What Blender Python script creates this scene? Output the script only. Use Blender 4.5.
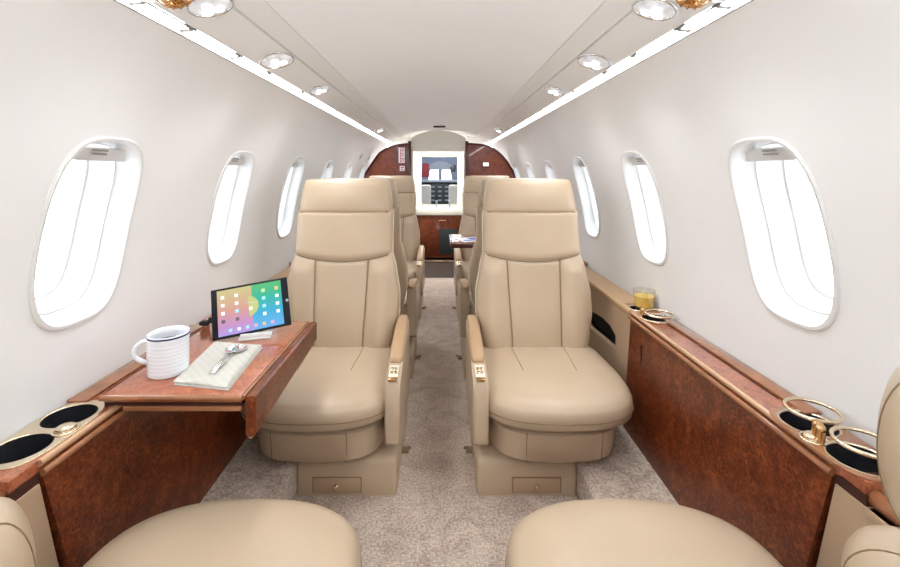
import bpy, bmesh, math, random
from mathutils import Vector, Matrix
random.seed(7)
PI = math.pi
S = bpy.context.scene
for o in list(bpy.data.objects):
    bpy.data.objects.remove(o)
C = S.collection

# ------------------------------------------------------------------ camera
H = 1.07
cam_d = bpy.data.cameras.new('camera')
cam = bpy.data.objects.new('camera', cam_d)
C.objects.link(cam)
cam.location = (0, 0, H)
cam.rotation_euler = (PI/2, 0, 0)
cam_d.sensor_width = 36
cam_d.lens = 17.6
cam_d.shift_x = 0.010
cam_d.shift_y = -0.124
cam_d.clip_start = 0.02
S.camera = cam

# ------------------------------------------------------------------ world, exposure
W = bpy.data.worlds.new('sky')
S.world = W
W.use_nodes = True
bg = W.node_tree.nodes['Background']
bg.inputs[0].default_value = (0.85, 0.95, 1.06, 1)
bg.inputs[1].default_value = 6.2
vs = S.view_settings
vs.view_transform = 'Standard'
vs.look = 'None'
vs.exposure = 0.19
vs.gamma = 1
vs.use_curve_mapping = False
STRIP = 26.0        # cove tubes
DOWN = 4.5         # watts of each downlight
WIN_Y = [-0.325, 0.355, 1.035, 1.715, 2.395, 3.075, 3.755, 4.435]
for wy in WIN_Y:
    for sx in (-1, 1):
        ld = bpy.data.lights.new('window_daylight', 'AREA')
        ld.shape = 'RECTANGLE'; ld.size = 0.40; ld.size_y = 0.52
        ld.energy = 1
        ld.cycles.is_portal = True
        lo = bpy.data.objects.new('window_daylight', ld)
        C.objects.link(lo)
        lo.location = (sx*0.96, wy, 0.93)
        lo.rotation_euler = (PI/2, 0, PI/2 if sx > 0 else -PI/2)

# unseen area light added behind the camera to lift ceiling and seats
ld = bpy.data.lights.new('rear_fill', 'AREA'); ld.shape = 'RECTANGLE'; ld.size = 0.9; ld.size_y = 0.9; ld.energy = 8; ld.spread = math.radians(110); ld.color = (0.93, 0.97, 1.0)
lo = bpy.data.objects.new('rear_fill', ld); C.objects.link(lo); lo.location = (0, -0.95, 0.75); lo.rotation_euler = (math.radians(124), 0, 0)
# ------------------------------------------------------------------ helpers
def empty(name, loc=(0, 0, 0), rz=0.0, label=None, cat=None, group=None, parent=None):
    o = bpy.data.objects.new(name, None)
    C.objects.link(o)
    o.empty_display_size = 0.05
    o.location = loc
    o.rotation_euler = (0, 0, rz)
    if parent: o.parent = parent
    if label: o['label'] = label
    if cat: o['category'] = cat
    if group: o['group'] = group
    return o

def tag(o, label, cat, group=None):
    o['label'] = label; o['category'] = cat
    if group: o['group'] = group
    return o

def obj(name, bm, mat, parent=None, smooth=40, recalc=True, kind=None):
    if recalc:
        bmesh.ops.recalc_face_normals(bm, faces=bm.faces[:])
    me = bpy.data.meshes.new(name)
    bm.to_mesh(me)
    bm.free()
    mats = mat if isinstance(mat, (list, tuple)) else [mat]
    for m in mats: me.materials.append(m)
    if smooth:
        me.polygons.foreach_set('use_smooth', [True]*len(me.polygons))
        me.set_sharp_from_angle(angle=math.radians(smooth))
    o = bpy.data.objects.new(name, me)
    C.objects.link(o)
    if parent: o.parent = parent
    if kind: o['kind'] = kind
    return o

def structure(name, bm, mat, parent=None, **k):
    o = obj(name, bm, mat, parent, **k)
    o['kind'] = 'structure'
    return o

def copy_tree(o, parent=None):
    c = o.copy(); C.objects.link(c); c.parent = parent
    for ch in list(o.children):
        copy_tree(ch, c)
    return c

def BM(): return bmesh.new()

def box(bm, x0, x1, y0, y1, z0, z1, bev=0.0, seg=2, mi=0, M=None):
    x0, x1 = min(x0, x1), max(x0, x1); y0, y1 = min(y0, y1), max(y0, y1); z0, z1 = min(z0, z1), max(z0, z1)
    t = bmesh.new()
    bmesh.ops.create_cube(t, size=1.0)
    for v in t.verts:
        v.co = Vector(((x0+x1)/2 + v.co.x*(x1-x0), (y0+y1)/2 + v.co.y*(y1-y0), (z0+z1)/2 + v.co.z*(z1-z0)))
    if bev:
        bmesh.ops.bevel(t, geom=t.edges[:], offset=min(bev, 0.49*min(x1-x0, y1-y0, z1-z0)), segments=seg, profile=0.5, affect='EDGES')
    merge(bm, t, mi, M)

def merge(bm, t, mi=0, M=None):
    mp = {}
    for v in t.verts:
        mp[v] = bm.verts.new(M @ v.co if M else v.co)
    for f in t.faces:
        try:
            nf = bm.faces.new([mp[v] for v in f.verts]); nf.material_index = mi
        except ValueError:
            pass
    t.free()

def loft(bm, rings, cap=(True, True), mi=0, closed=True):
    vr = [[bm.verts.new(p) for p in r] for r in rings]
    n = len(vr[0])
    for a, b in zip(vr[:-1], vr[1:]):
        for i in range(n if closed else n-1):
            j = (i+1) % n
            f = bm.faces.new((a[i], a[j], b[j], b[i])); f.material_index = mi
    if cap[0]:
        bm.faces.new(vr[0][::-1]).material_index = mi
    if cap[1]:
        bm.faces.new(vr[-1]).material_index = mi
    return vr

def lathe(bm, prof, c=(0, 0, 0), n=36, mi=0, M=None):
    """prof: list of (r, z)"""
    t = bmesh.new()
    rings = []
    for r, z in prof:
        rings.append([t.verts.new((c[0]+r*math.cos(2*PI*i/n), c[1]+r*math.sin(2*PI*i/n), c[2]+z)) for i in range(n)])
    for a, b in zip(rings[:-1], rings[1:]):
        for i in range(n):
            j = (i+1) % n
            t.faces.new((a[i], a[j], b[j], b[i]))
    if prof[0][0] > 1e-5: t.faces.new(rings[0][::-1])
    if prof[-1][0] > 1e-5: t.faces.new(rings[-1])
    bmesh.ops.remove_doubles(t, verts=t.verts[:], dist=1e-5)
    merge(bm, t, mi, M)

def lathe_open(bm, prof, c=(0, 0, 0), n=36, mi=0, M=None):
    t = bmesh.new()
    rings = [[t.verts.new((c[0]+r*math.cos(2*PI*i/n), c[1]+r*math.sin(2*PI*i/n), c[2]+z)) for i in range(n)] for r, z in prof]
    for a, b in zip(rings[:-1], rings[1:]):
        for i in range(n):
            j = (i+1) % n
            t.faces.new((a[i], a[j], b[j], b[i]))
    merge(bm, t, mi, M)

def tube(bm, pts, r, n=8, mi=0, closed=False, caps=True):
    pts = [Vector(p) for p in pts]
    m = len(pts)
    rings = []
    up = Vector((0, 0, 1))
    prev = None
    for i, p in enumerate(pts):
        if closed:
            d = pts[(i+1) % m] - pts[(i-1) % m]
        else:
            d = pts[min(i+1, m-1)] - pts[max(i-1, 0)]
        d.normalize()
        if prev is None:
            a = up if abs(d.dot(up)) < 0.9 else Vector((1, 0, 0))
            u = d.cross(a).normalized()
        else:
            u = (prev - d*prev.dot(d)).normalized()
        prev = u
        v = d.cross(u)
        rr = r[i] if isinstance(r, (list, tuple)) else r
        rings.append([bm.verts.new(p + (u*math.cos(2*PI*k/n) + v*math.sin(2*PI*k/n))*rr) for k in range(n)])
    rng = range(m if closed else m-1)
    for i in rng:
        a, b = rings[i], rings[(i+1) % m]
        for k in range(n):
            l = (k+1) % n
            bm.faces.new((a[k], a[l], b[l], b[k])).material_index = mi
    if caps and not closed:
        bm.faces.new(rings[0][::-1]).material_index = mi
        bm.faces.new(rings[-1]).material_index = mi

def torus(bm, c, R, r, n=40, k=10, mi=0, M=None, flat=1.0):
    t = bmesh.new()
    rings = []
    for i in range(n):
        a = 2*PI*i/n
        rings.append([t.verts.new((c[0]+(R+r*math.cos(2*PI*j/k))*math.cos(a), c[1]+(R+r*math.cos(2*PI*j/k))*math.sin(a), c[2]+r*flat*math.sin(2*PI*j/k))) for j in range(k)])
    for i in range(n):
        a, b = rings[i], rings[(i+1) % n]
        for j in range(k):
            l = (j+1) % k
            t.faces.new((a[j], a[l], b[l], b[j]))
    merge(bm, t, mi, M)

def slab(bm, outer, holes, thick, M, bev=0.0, mi=0):
    """2D outline with holes, filled and extruded (via a 2D curve), local z in [-thick, 0]"""
    cu = bpy.data.curves.new('tmp', 'CURVE')
    cu.dimensions = '2D'; cu.fill_mode = 'BOTH'
    cu.extrude = thick/2 - bev; cu.bevel_depth = bev; cu.bevel_resolution = 2
    if bev: cu.offset = -bev
    for pl in [outer]+holes:
        sp = cu.splines.new('POLY')
        sp.points.add(len(pl)-1)
        for p, q in zip(sp.points, pl): p.co = (q[0], q[1], 0, 1)
        sp.use_cyclic_u = True
    o = bpy.data.objects.new('tmp', cu); C.objects.link(o)
    dg = bpy.context.evaluated_depsgraph_get()
    me = bpy.data.meshes.new_from_object(o.evaluated_get(dg))
    t = bmesh.new(); t.from_mesh(me)
    bmesh.ops.remove_doubles(t, verts=t.verts[:], dist=1e-6)
    bmesh.ops.translate(t, verts=t.verts[:], vec=(0, 0, -thick/2))
    merge(bm, t, mi, M)
    bpy.data.objects.remove(o); bpy.data.curves.remove(cu); bpy.data.meshes.remove(me)

def circ(x, y, r, n=32, ry=None):
    ry = ry or r
    return [(x+r*math.cos(2*PI*i/n), y+ry*math.sin(2*PI*i/n)) for i in range(n)]

def sgnpow(v, e): return math.copysign(abs(v)**e, v)
def sstep(a, b, x):
    t = max(0.0, min(1.0, (x-a)/(b-a))); return t*t*(3-2*t)
def lerp_tab(tab, z):
    if z <= tab[0][0]: return tab[0][1]
    for (a, va), (b, vb) in zip(tab[:-1], tab[1:]):
        if z <= b:
            t = (z-a)/(b-a); t = t*t*(3-2*t)*0.5 + t*0.5
            return va+(vb-va)*t
    return tab[-1][1]

# ------------------------------------------------------------------ materials
def mat(name, col, rough=0.5, metal=0.0, coat=0.0, spec=0.5, sheen=0.0, emis=None, es=0.0, noise=0, nscale=20, bump=0, bscale=200, trans=0.0, ior=1.45, coat_rough=0.05):
    m = bpy.data.materials.new(name); m.use_nodes = True
    nt = m.node_tree; b = nt.nodes['Principled BSDF']
    b.inputs['Base Color'].default_value = (*col, 1)
    b.inputs['Roughness'].default_value = rough
    b.inputs['Metallic'].default_value = metal
    b.inputs['Coat Weight'].default_value = coat
    b.inputs['Coat Roughness'].default_value = coat_rough
    b.inputs['Specular IOR Level'].default_value = spec
    b.inputs['Sheen Weight'].default_value = sheen
    b.inputs['Transmission Weight'].default_value = trans
    b.inputs['IOR'].default_value = ior
    if emis:
        b.inputs['Emission Color'].default_value = (*emis, 1)
        b.inputs['Emission Strength'].default_value = es
    if noise or bump:
        tc = nt.nodes.new('ShaderNodeTexCoord')
    if noise:
        n = nt.nodes.new('ShaderNodeTexNoise'); n.inputs['Scale'].default_value = nscale; n.inputs['Detail'].default_value = 5
        nt.links.new(tc.outputs['Object'], n.inputs['Vector'])
        r = nt.nodes.new('ShaderNodeValToRGB')
        r.color_ramp.elements[0].position = 0.3; r.color_ramp.elements[1].position = 0.7
        r.color_ramp.elements[0].color = (*[c*(1-noise) for c in col], 1)
        r.color_ramp.elements[1].color = (*[min(1, c*(1+noise)) for c in col], 1)
        nt.links.new(n.outputs['Fac'], r.inputs['Fac'])
        nt.links.new(r.outputs['Color'], b.inputs['Base Color'])
    if bump:
        n2 = nt.nodes.new('ShaderNodeTexNoise'); n2.inputs['Scale'].default_value = bscale; n2.inputs['Detail'].default_value = 3
        nt.links.new(tc.outputs['Object'], n2.inputs['Vector'])
        bp = nt.nodes.new('ShaderNodeBump'); bp.inputs['Strength'].default_value = bump; bp.inputs['Distance'].default_value = 0.002
        nt.links.new(n2.outputs['Fac'], bp.inputs['Height'])
        nt.links.new(bp.outputs['Normal'], b.inputs['Normal'])
    return m

def burl(name, dark, mid, light, scale=9.0, rough=0.25, coat=0.7):
    m = bpy.data.materials.new(name); m.use_nodes = True
    nt = m.node_tree; b = nt.nodes['Principled BSDF']
    N = nt.nodes.new; L = nt.links.new
    tc = N('ShaderNodeTexCoord')
    n1 = N('ShaderNodeTexNoise'); n1.inputs['Scale'].default_value = scale; n1.inputs['Detail'].default_value = 8; n1.inputs['Roughness'].default_value = 0.62; n1.inputs['Distortion'].default_value = 1.6
    L(tc.outputs['Object'], n1.inputs['Vector'])
    n2 = N('ShaderNodeTexNoise'); n2.inputs['Scale'].default_value = scale*7; n2.inputs['Detail'].default_value = 6; n2.inputs['Distortion'].default_value = 2.0
    L(tc.outputs['Object'], n2.inputs['Vector'])
    mx = N('ShaderNodeMath'); mx.operation = 'MULTIPLY_ADD'; mx.inputs[1].default_value = 0.42
    L(n1.outputs['Fac'], mx.inputs[0])
    m2 = N('ShaderNodeMath'); m2.operation = 'MULTIPLY'; m2.inputs[1].default_value = 0.58
    L(n2.outputs['Fac'], m2.inputs[0]); L(m2.outputs[0], mx.inputs[2])
    r = N('ShaderNodeValToRGB')
    r.color_ramp.elements[0].position = 0.34; r.color_ramp.elements[0].color = (*dark, 1)
    r.color_ramp.elements[1].position = 0.68; r.color_ramp.elements[1].color = (*light, 1)
    e = r.color_ramp.elements.new(0.5); e.color = (*mid, 1)
    L(mx.outputs[0], r.inputs['Fac']); L(r.outputs['Color'], b.inputs['Base Color'])
    b.inputs['Roughness'].default_value = rough
    b.inputs['Coat Weight'].default_value = coat
    b.inputs['Coat Roughness'].default_value = 0.04
    b.inputs['Specular IOR Level'].default_value = 0.3
    return m

M_wall = mat('warm_white_panel', (0.86, 0.85, 0.835), 0.55, noise=0.015, nscale=3)
M_ceil = mat('warm_white_headliner', (0.94, 0.93, 0.925), 0.6, noise=0.012, nscale=4)
M_psu = mat('service_panel_white', (0.86, 0.85, 0.83), 0.4)
M_groove = mat('seam_shadow_grey', (0.30, 0.28, 0.26), 0.7)
M_frame = mat('window_surround_white', (0.74, 0.73, 0.71), 0.35)
M_leather = mat('beige_leather', (0.52, 0.395, 0.27), 0.36, coat=0.12, coat_rough=0.3, bump=0.25, bscale=420, noise=0.04, nscale=6)
M_leather_panel = mat('tan_leather_panel', (0.47, 0.33, 0.215), 0.5, bump=0.2, bscale=420, noise=0.03, nscale=5)
M_arm = mat('tan_armrest_leather', (0.46, 0.295, 0.165), 0.45, bump=0.2, bscale=420)
M_seam = mat('leather_seam', (0.27, 0.19, 0.105), 0.6)
M_pipe = mat('pale_piping', (0.78, 0.70, 0.56), 0.45)
M_wood = burl('burl_veneer', (0.045, 0.007, 0.002), (0.135, 0.025, 0.006), (0.30, 0.080, 0.022), coat=0.2, rough=0.32)
M_woodlit = burl('burl_veneer_lit', (0.15, 0.034, 0.012), (0.38, 0.10, 0.038), (0.55, 0.18, 0.07), scale=12, rough=0.3, coat=1.0)  # same veneer as the faces; light on the tops painted into lighter tones
M_rail = mat('polished_cherry_rail', (0.33, 0.13, 0.055), 0.22, coat=0.9, noise=0.2, nscale=14)
M_railglint = mat('rail_highlight', (0.66, 0.40, 0.24), 0.2, metal=0.35, coat=0.8)  # pale tone paints the highlight along the wooden rail
M_maroon = burl('mahogany_partition', (0.10, 0.016, 0.007), (0.19, 0.036, 0.015), (0.28, 0.065, 0.028), scale=6)
M_maroon_edge = mat('dark_mahogany_edge', (0.07, 0.010, 0.008), 0.25, coat=0.6)
M_inlay = mat('dark_inlay', (0.045, 0.012, 0.008), 0.4)
M_gold = mat('polished_gold', (0.70, 0.44, 0.22), 0.2, metal=1.0)
M_palegold = mat('pale_gold', (0.80, 0.68, 0.50), 0.22, metal=1.0)
M_black = mat('black_lining', (0.012, 0.013, 0.018), 0.55, noise=0.3, nscale=60)
M_dark = mat('dark_recess', (0.02, 0.016, 0.015), 0.7)
M_chrome = mat('chrome', (0.85, 0.86, 0.88), 0.12, metal=1.0)
M_white = mat('white_glazed_ceramic', (0.86, 0.88, 0.92), 0.18, coat=0.5)
M_navy = mat('navy_glaze', (0.015, 0.03, 0.09), 0.25)
M_coffee = mat('black_coffee', (0.02, 0.012, 0.01), 0.05)
M_mat = mat('dark_floor_mat', (0.055, 0.035, 0.028), 0.8, noise=0.3, nscale=80)
M_clear = mat('moulded_lamp_lens', (0.74, 0.76, 0.80), 0.12, emis=(1, 0.98, 0.96), es=0.15, bump=1.0, bscale=45, noise=0.25, nscale=40)
M_gap = mat('gap_shade_grey', (0.42, 0.40, 0.38), 0.5)  # grey painted for the unlit gaps between glowing tubes
M_lamp = mat('lit_bulb', (1, 1, 1), 0.3, emis=(1, 0.97, 0.93), es=2.4)
M_strip = mat('lit_cove_tube', (1, 1, 1), 0.3, emis=(0.90, 0.97, 1.03), es=STRIP)
M_screen_dark = mat('tablet_black_glass', (0.008, 0.008, 0.012), 0.3, spec=0.25)
M_cream = mat('cream_laminate', (0.80, 0.76, 0.68), 0.3)
M_juice = mat('orange_juice', (0.98, 0.68, 0.12), 0.35, emis=None)
M_steel = mat('steel_grey_panel', (0.35, 0.38, 0.44), 0.4)
M_instr = mat('instrument_black', (0.03, 0.035, 0.04), 0.4)
M_paper = mat('magazine_paper', (0.85, 0.86, 0.9), 0.5)
M_blueink = mat('blue_print', (0.05, 0.08, 0.45), 0.5)
M_red = mat('red_print', (0.55, 0.03, 0.03), 0.5)

def glass_mat(name, tint=(1, 1, 1), gl=0.06, rough=0.02):
    m = bpy.data.materials.new(name); m.use_nodes = True
    nt = m.node_tree
    for n in list(nt.nodes): nt.nodes.remove(n)
    o = nt.nodes.new('ShaderNodeOutputMaterial')
    t = nt.nodes.new('ShaderNodeBsdfTransparent'); t.inputs[0].default_value = (*tint, 1)
    g = nt.nodes.new('ShaderNodeBsdfGlossy'); g.inputs['Roughness'].default_value = rough
    f = nt.nodes.new('ShaderNodeMixShader'); f.inputs[0].default_value = gl
    nt.links.new(t.outputs[0], f.inputs[1]); nt.links.new(g.outputs[0], f.inputs[2]); nt.links.new(f.outputs[0], o.inputs[0])
    return m
M_pane = glass_mat('window_glass', (0.97, 0.98, 1.0), 0.05)
M_glass = glass_mat('drinking_glass', (0.96, 0.96, 0.95), 0.14)

def carpet_mat():
    m = bpy.data.materials.new('grey_beige_carpet'); m.use_nodes = True
    nt = m.node_tree; b = nt.nodes['Principled BSDF']; N = nt.nodes.new; L = nt.links.new
    tc = N('ShaderNodeTexCoord')
    n1 = N('ShaderNodeTexNoise'); n1.inputs['Scale'].default_value = 130; n1.inputs['Detail'].default_value = 3
    n2 = N('ShaderNodeTexNoise'); n2.inputs['Scale'].default_value = 9; n2.inputs['Detail'].default_value = 5; n2.inputs['Distortion'].default_value = 1.5
    L(tc.outputs['Object'], n1.inputs['Vector']); L(tc.outputs['Object'], n2.inputs['Vector'])
    a = N('ShaderNodeMath'); a.operation = 'MULTIPLY_ADD'; a.inputs[1].default_value = 0.35
    c = N('ShaderNodeMath'); c.operation = 'MULTIPLY'; c.inputs[1].default_value = 0.65
    L(n1.outputs['Fac'], c.inputs[0]); L(n2.outputs['Fac'], a.inputs[0]); L(c.outputs[0], a.inputs[2])
    r = N('ShaderNodeValToRGB'); r.color_ramp.elements[0].position = 0.36; r.color_ramp.elements[1].position = 0.64
    r.color_ramp.elements[0].color = (0.31, 0.225, 0.17, 1); r.color_ramp.elements[1].color = (0.70, 0.58, 0.48, 1)
    L(a.outputs[0], r.inputs['Fac']); L(r.outputs['Color'], b.inputs['Base Color'])
    b.inputs['Roughness'].default_value = 0.95; b.inputs['Sheen Weight'].default_value = 0.2
    bp = N('ShaderNodeBump'); bp.inputs['Strength'].default_value = 0.7; bp.inputs['Distance'].default_value = 0.004
    L(n1.outputs['Fac'], bp.inputs['Height']); L(bp.outputs['Normal'], b.inputs['Normal'])
    return m
M_carpet = carpet_mat()

# ------------------------------------------------------------------ cabin shell
Y0, Y1 = -1.35, 5.55
PROF = [(0.80, -0.02), (0.835, 0.25), (0.855, 0.53), (0.857, 0.67), (0.848, 0.82), (0.820, 0.97), (0.772, 1.13), (0.722, 1.25), (0.665, 1.335), (0.607, 1.392)]
def catmull(P, n=14):
    out = []
    for i in range(len(P)-1):
        p0 = P[max(i-1, 0)]; p1 = P[i]; p2 = P[i+1]; p3 = P[min(i+2, len(P)-1)]
        for k in range(n):
            t = k/n
            out.append(tuple(0.5*((2*p1[d]) + (-p0[d]+p2[d])*t + (2*p0[d]-5*p1[d]+4*p2[d]-p3[d])*t*t + (-p0[d]+3*p1[d]-3*p2[d]+p3[d])*t**3) for d in (0, 1)))
    out.append(P[-1])
    return out
PC = catmull(PROF)
SL = [0.0]
for a, b in zip(PC[:-1], PC[1:]): SL.append(SL[-1]+math.dist(a, b))
STOT = SL[-1]
def P_at(s):
    s = max(0, min(STOT, s))
    for i in range(len(SL)-1):
        if s <= SL[i+1]:
            t = (s-SL[i])/(SL[i+1]-SL[i])
            return (PC[i][0]+(PC[i+1][0]-PC[i][0])*t, PC[i][1]+(PC[i+1][1]-PC[i][1])*t)
    return PC[-1]
def N_at(s):      # inward (towards the cabin) normal for +x side
    a = P_at(s-0.02); b = P_at(s+0.02)
    tx, tz = b[0]-a[0], b[1]-a[1]; l = math.hypot(tx, tz)
    return (-tz/l, tx/l)
def s_of_z(z):
    for i in range(len(SL)-1):
        if PC[i+1][1] >= z:
            t = (z-PC[i][1])/(PC[i+1][1]-PC[i][1]); return SL[i]+(SL[i+1]-SL[i])*t
    return STOT
def RS(sx): return 0.028 if sx > 0 else 0.0      # the juice-side shell sits a little nearer the aisle
def wall_x(z):
    return P_at(s_of_z(z))[0]
def wpt(sx, y, s, d=0.0):
    p = P_at(s); n = N_at(s)
    return Vector((sx*(p[0]+n[0]*d-RS(sx)), y, p[1]+n[1]*d))
WS0, WS1 = s_of_z(0.722), s_of_z(1.142)
WSC, WB, WA = (WS0+WS1)/2, (WS1-WS0)/2, 0.127
def hole_r(th, a, b, n=3.3):
    return 1.0/((abs(math.cos(th))/a)**n + (abs(math.sin(th))/b)**n)**(1/n)
# no shear: both sides of the opening are straight in y

def build_wall(name, sx):
    bm = BM()
    hw = 0.34
    for wy in WIN_Y:
        angs = [2*PI*i/72 for i in range(72)]
        for cx_, cs in ((hw, STOT-WSC), (-hw, STOT-WSC), (-hw, -WSC), (hw, -WSC)):
            angs.append(math.atan2(cs, cx_) % (2*PI))
        angs = sorted(set(round(a, 9) for a in angs))
        rings = []
        for k in range(15):
            t = k/14
            ring = []
            for th in angs:
                c, s_ = math.cos(th), math.sin(th)
                ri = hole_r(th, WA, WB)
                ro = 1e9
                if abs(c) > 1e-9: ro = min(ro, hw/abs(c))
                if s_ > 1e-9: ro = min(ro, (STOT-WSC)/s_)
                if s_ < -1e-9: ro = min(ro, WSC/-s_)
                r = ri+(ro-ri)*t
                ring.append(wpt(sx, wy+r*c, WSC+r*s_))
            rings.append(ring)
        loft(bm, rings, cap=(False, False))
    def plain(ya, yb):
        rings = [[wpt(sx, y, STOT*i/60) for i in range(61)] for y in (ya, yb)]
        loft(bm, rings, cap=(False, False), closed=False)
    plain(Y0, WIN_Y[0]-hw); plain(WIN_Y[-1]+hw, Y1)
    bmesh.ops.remove_doubles(bm, verts=bm.verts[:], dist=1e-4)
    return structure(name, bm, M_wall, smooth=60)
build_wall('wall_left', -1)
build_wall('wall_right', 1)

def win_ring(sx, wy, off, d, n=72):
    return [wpt(sx, wy+hole_r(t, WA+off, WB+off)*math.cos(t), WSC+hole_r(t, WA+off, WB+off)*math.sin(t), d) for t in (2*PI*i/n for i in range(n))]
wi = 0
for sx in (-1, 1):
    for wy in WIN_Y:
        wi += 1
        bm = BM()
        secs = [(0.010, -0.003), (0.010, 0.003), (0.007, 0.006), (0.001, 0.006), (-0.002, 0.002), (-0.005, -0.012), (-0.012, -0.035), (-0.019, -0.046),
                (-0.022, -0.046), (-0.024, -0.052), (-0.029, -0.080), (-0.040, -0.098), (-0.046, -0.100), (-0.047, -0.125)]
        loft(bm, [win_ring(sx, wy, o, d) for o, d in secs], cap=(False, False))
        wf = structure('window_%d' % wi, bm, M_frame, smooth=35)
        # pane
        bm = BM()
        rings = [win_ring(sx, wy, -0.0465, -0.118)]
        cpt = wpt(sx, wy, WSC, -0.118)
        vr = [bm.verts.new(p) for p in rings[0]]
        cv = bm.verts.new(cpt)
        mid = []
        for p in rings[0]:
            pass
        for i in range(len(vr)):
            bm.faces.new((vr[i], vr[(i+1) % len(vr)], cv))
        pn = structure('window_pane', bm, M_pane, wf)
        # pull-down shade stowed in the head of the recess
        bm = BM()
        rows = []
        for k in range(2):
            s = WSC+WB-0.028-0.030*k
            hw_ = 0.085 if k == 0 else 0.112
            rows.append([wpt(sx, wy+hw_*(j/8-0.5)*2, s, -0.030) for j in range(9)])
        rows2 = [[wpt(sx, wy+(0.085 if k == 0 else 0.112)*(j/8-0.5)*2, WSC+WB-0.028-0.030*k, -0.040) for j in range(9)] for k in range(2)]
        loft(bm, [rows[0], rows[1], rows2[1], rows2[0], rows[0]], cap=(False, False), closed=False)
        sh = structure('window_shade', bm, M_frame, wf)
        bm = BM()
        s = WSC+WB-0.040
        for dz in (0, 0.009):
            tube(bm, [wpt(sx, wy+y, s+dz, -0.024) for y in (-0.022, 0, 0.022)], 0.0022, n=6)
        h = structure('shade_handle', bm, M_groove, sh)

# floor with carpet, raised side ledges
bm = BM(); box(bm, -0.86, 0.86, Y0, 4.44, -0.04, 0.0); structure('floor', bm, M_carpet)
bm = BM(); box(bm, -0.86, 0.86, 4.44, 7.8, -0.04, -0.002); structure('floor_entry', bm, M_mat)
bm = BM()
bmesh.ops.create_grid
for i, sx in enumerate((-1, 1)):
    bm = BM(); box(bm, sx*(0.478 if sx < 0 else 0.450), sx*0.80, Y0, 4.44, 0.0, 0.112, bev=0.012, seg=3)
    structure('trim_%d' % (i+1), bm, M_carpet)

# ceiling: cove, service panel, raised centre headliner
bm = BM()
cs = []
for i in range(41):
    x = -0.395+0.762*i/40
    z = 1.455+0.055*(1-(abs(x+0.014)/0.381)**2.6)
    cs.append((x, z))
loft(bm, [[Vector((x, y, z)) for x, z in cs] for y in (Y0, 4.66)], cap=(False, False), closed=False)
loft(bm, [[Vector((x, y, z+0.01)) for x, z in cs] for y in (4.66, Y1)], cap=(False, False), closed=False)
structure('ceiling', bm, M_ceil, smooth=50)
for i, sx in enumerate((-1, 1)):
    bm = BM()
    pr = [(0.607, 1.392), (0.609, 1.400), (0.606, 1.412), (0.590, 1.424), (0.582, 1.418), (0.580, 1.408), (0.574, 1.405), (0.53, 1.421), (0.474, 1.441), (0.472, 1.452), (0.467, 1.452), (0.466, 1.443),
          (0.43, 1.452), (0.402, 1.457), (0.398, 1.461), (0.394, 1.456)]
    loft(bm, [[Vector((sx*(x-RS(sx)), y, z)) for x, z in pr] for y in (Y0, Y1)], cap=(False, False), closed=False)
    structure('trim_%d' % (i+3), bm, M_psu, smooth=30)
for i, sx in enumerate((-1, 1)):
    bm = BM(); tube(bm, [(sx*(0.607-RS(sx)), y, 1.390) for y in (Y0, 2.0, Y1)], 0.0022, n=6); structure('trim_%d' % (11+i), bm, M_groove)
# cabin outer roof skin so no sky enters above the panels
bm = BM()
pr = [(-0.95, 1.25), (-0.70, 1.50), (-0.4, 1.60), (0.4, 1.60), (0.70, 1.50), (0.95, 1.25)]
loft(bm, [[Vector((x, y, z)) for x, z in pr] for y in (Y0, Y1)], cap=(False, False), closed=False)
structure('trim_5', bm, M_psu)
# rear closing wall
bm = BM(); box(bm, -0.95, 0.95, Y0-0.03, Y0, -0.05, 1.62); structure('wall_rear', bm, M_wall)

# ------------------------------------------------------------------ ceiling fittings
CZ = lambda x: 1.405+(0.574-abs(x))*(1.441-1.405)/(0.574-0.474)
for sx, side, dy in ((-1, 'left', 0.0), (1, 'right', 0.02)):
    t = empty('cove_light', (sx*(0.594-RS(sx)), Y0, 1.40), label='long glowing ceiling light strip above the windows, %s side' % ('tablet and mug' if sx < 0 else 'orange juice'), cat='light', group='ceiling light strips')
    y = Y0+0.02
    bm = BM()
    for yy0, yy1 in ((0.0, 5.9),):
        loft(bm, [[Vector((sx*(0.013), y_, -0.003)), Vector((sx*(0.012), y_, 0.016)), Vector((sx*(-0.008), y_, 0.016)), Vector((sx*(-0.011), y_, 0.0025))] for y_ in (yy0, yy1)], closed=False, cap=(False, False))
    obj('gap_backing', bm, M_groove, t)  # grey plate added behind the tubes so their gaps read unlit
    segs = [(-1.30, -0.60), (-0.585, 0.13), (0.145, 0.855+dy), (0.872+dy, 1.018), (1.040, 1.265), (1.285, 1.49), (1.507, 1.85), (1.866, 2.45), (2.465, 3.3), (3.315, 4.1), (4.115, 5.3)]
    for (a_, b_), (a2_, b2_) in zip(segs[:-1], segs[1:]):
        bm = BM(); box(bm, sx*-0.010, sx*0.0135, b_-Y0+0.001, a2_-Y0-0.001, -0.0005, 0.012, bev=0.002)
        obj('gap_block', bm, M_gap, t)  # grey block added across each gap to paint it darker than the tubes
    for a, b in segs:
        bm = BM()
        rr = [(0.0005, 0.0), (0.006, 0.006), (0.0065, 0.010), (-0.004, 0.012), (-0.009, 0.009), (-0.0085, 0.003)]
        rings = []
        for yy, k in ((a, 0.3), (a+0.006, 0.8), (a+0.015, 1), (b-0.015, 1), (b-0.006, 0.8), (b, 0.3)):
            rings.append([Vector((sx*(0.003+q[0]*k*1.4), yy-Y0, 0.001+q[1]*k)) for q in rr])
        loft(bm, rings)
        obj('light_tube', bm, M_strip, t)

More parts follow.
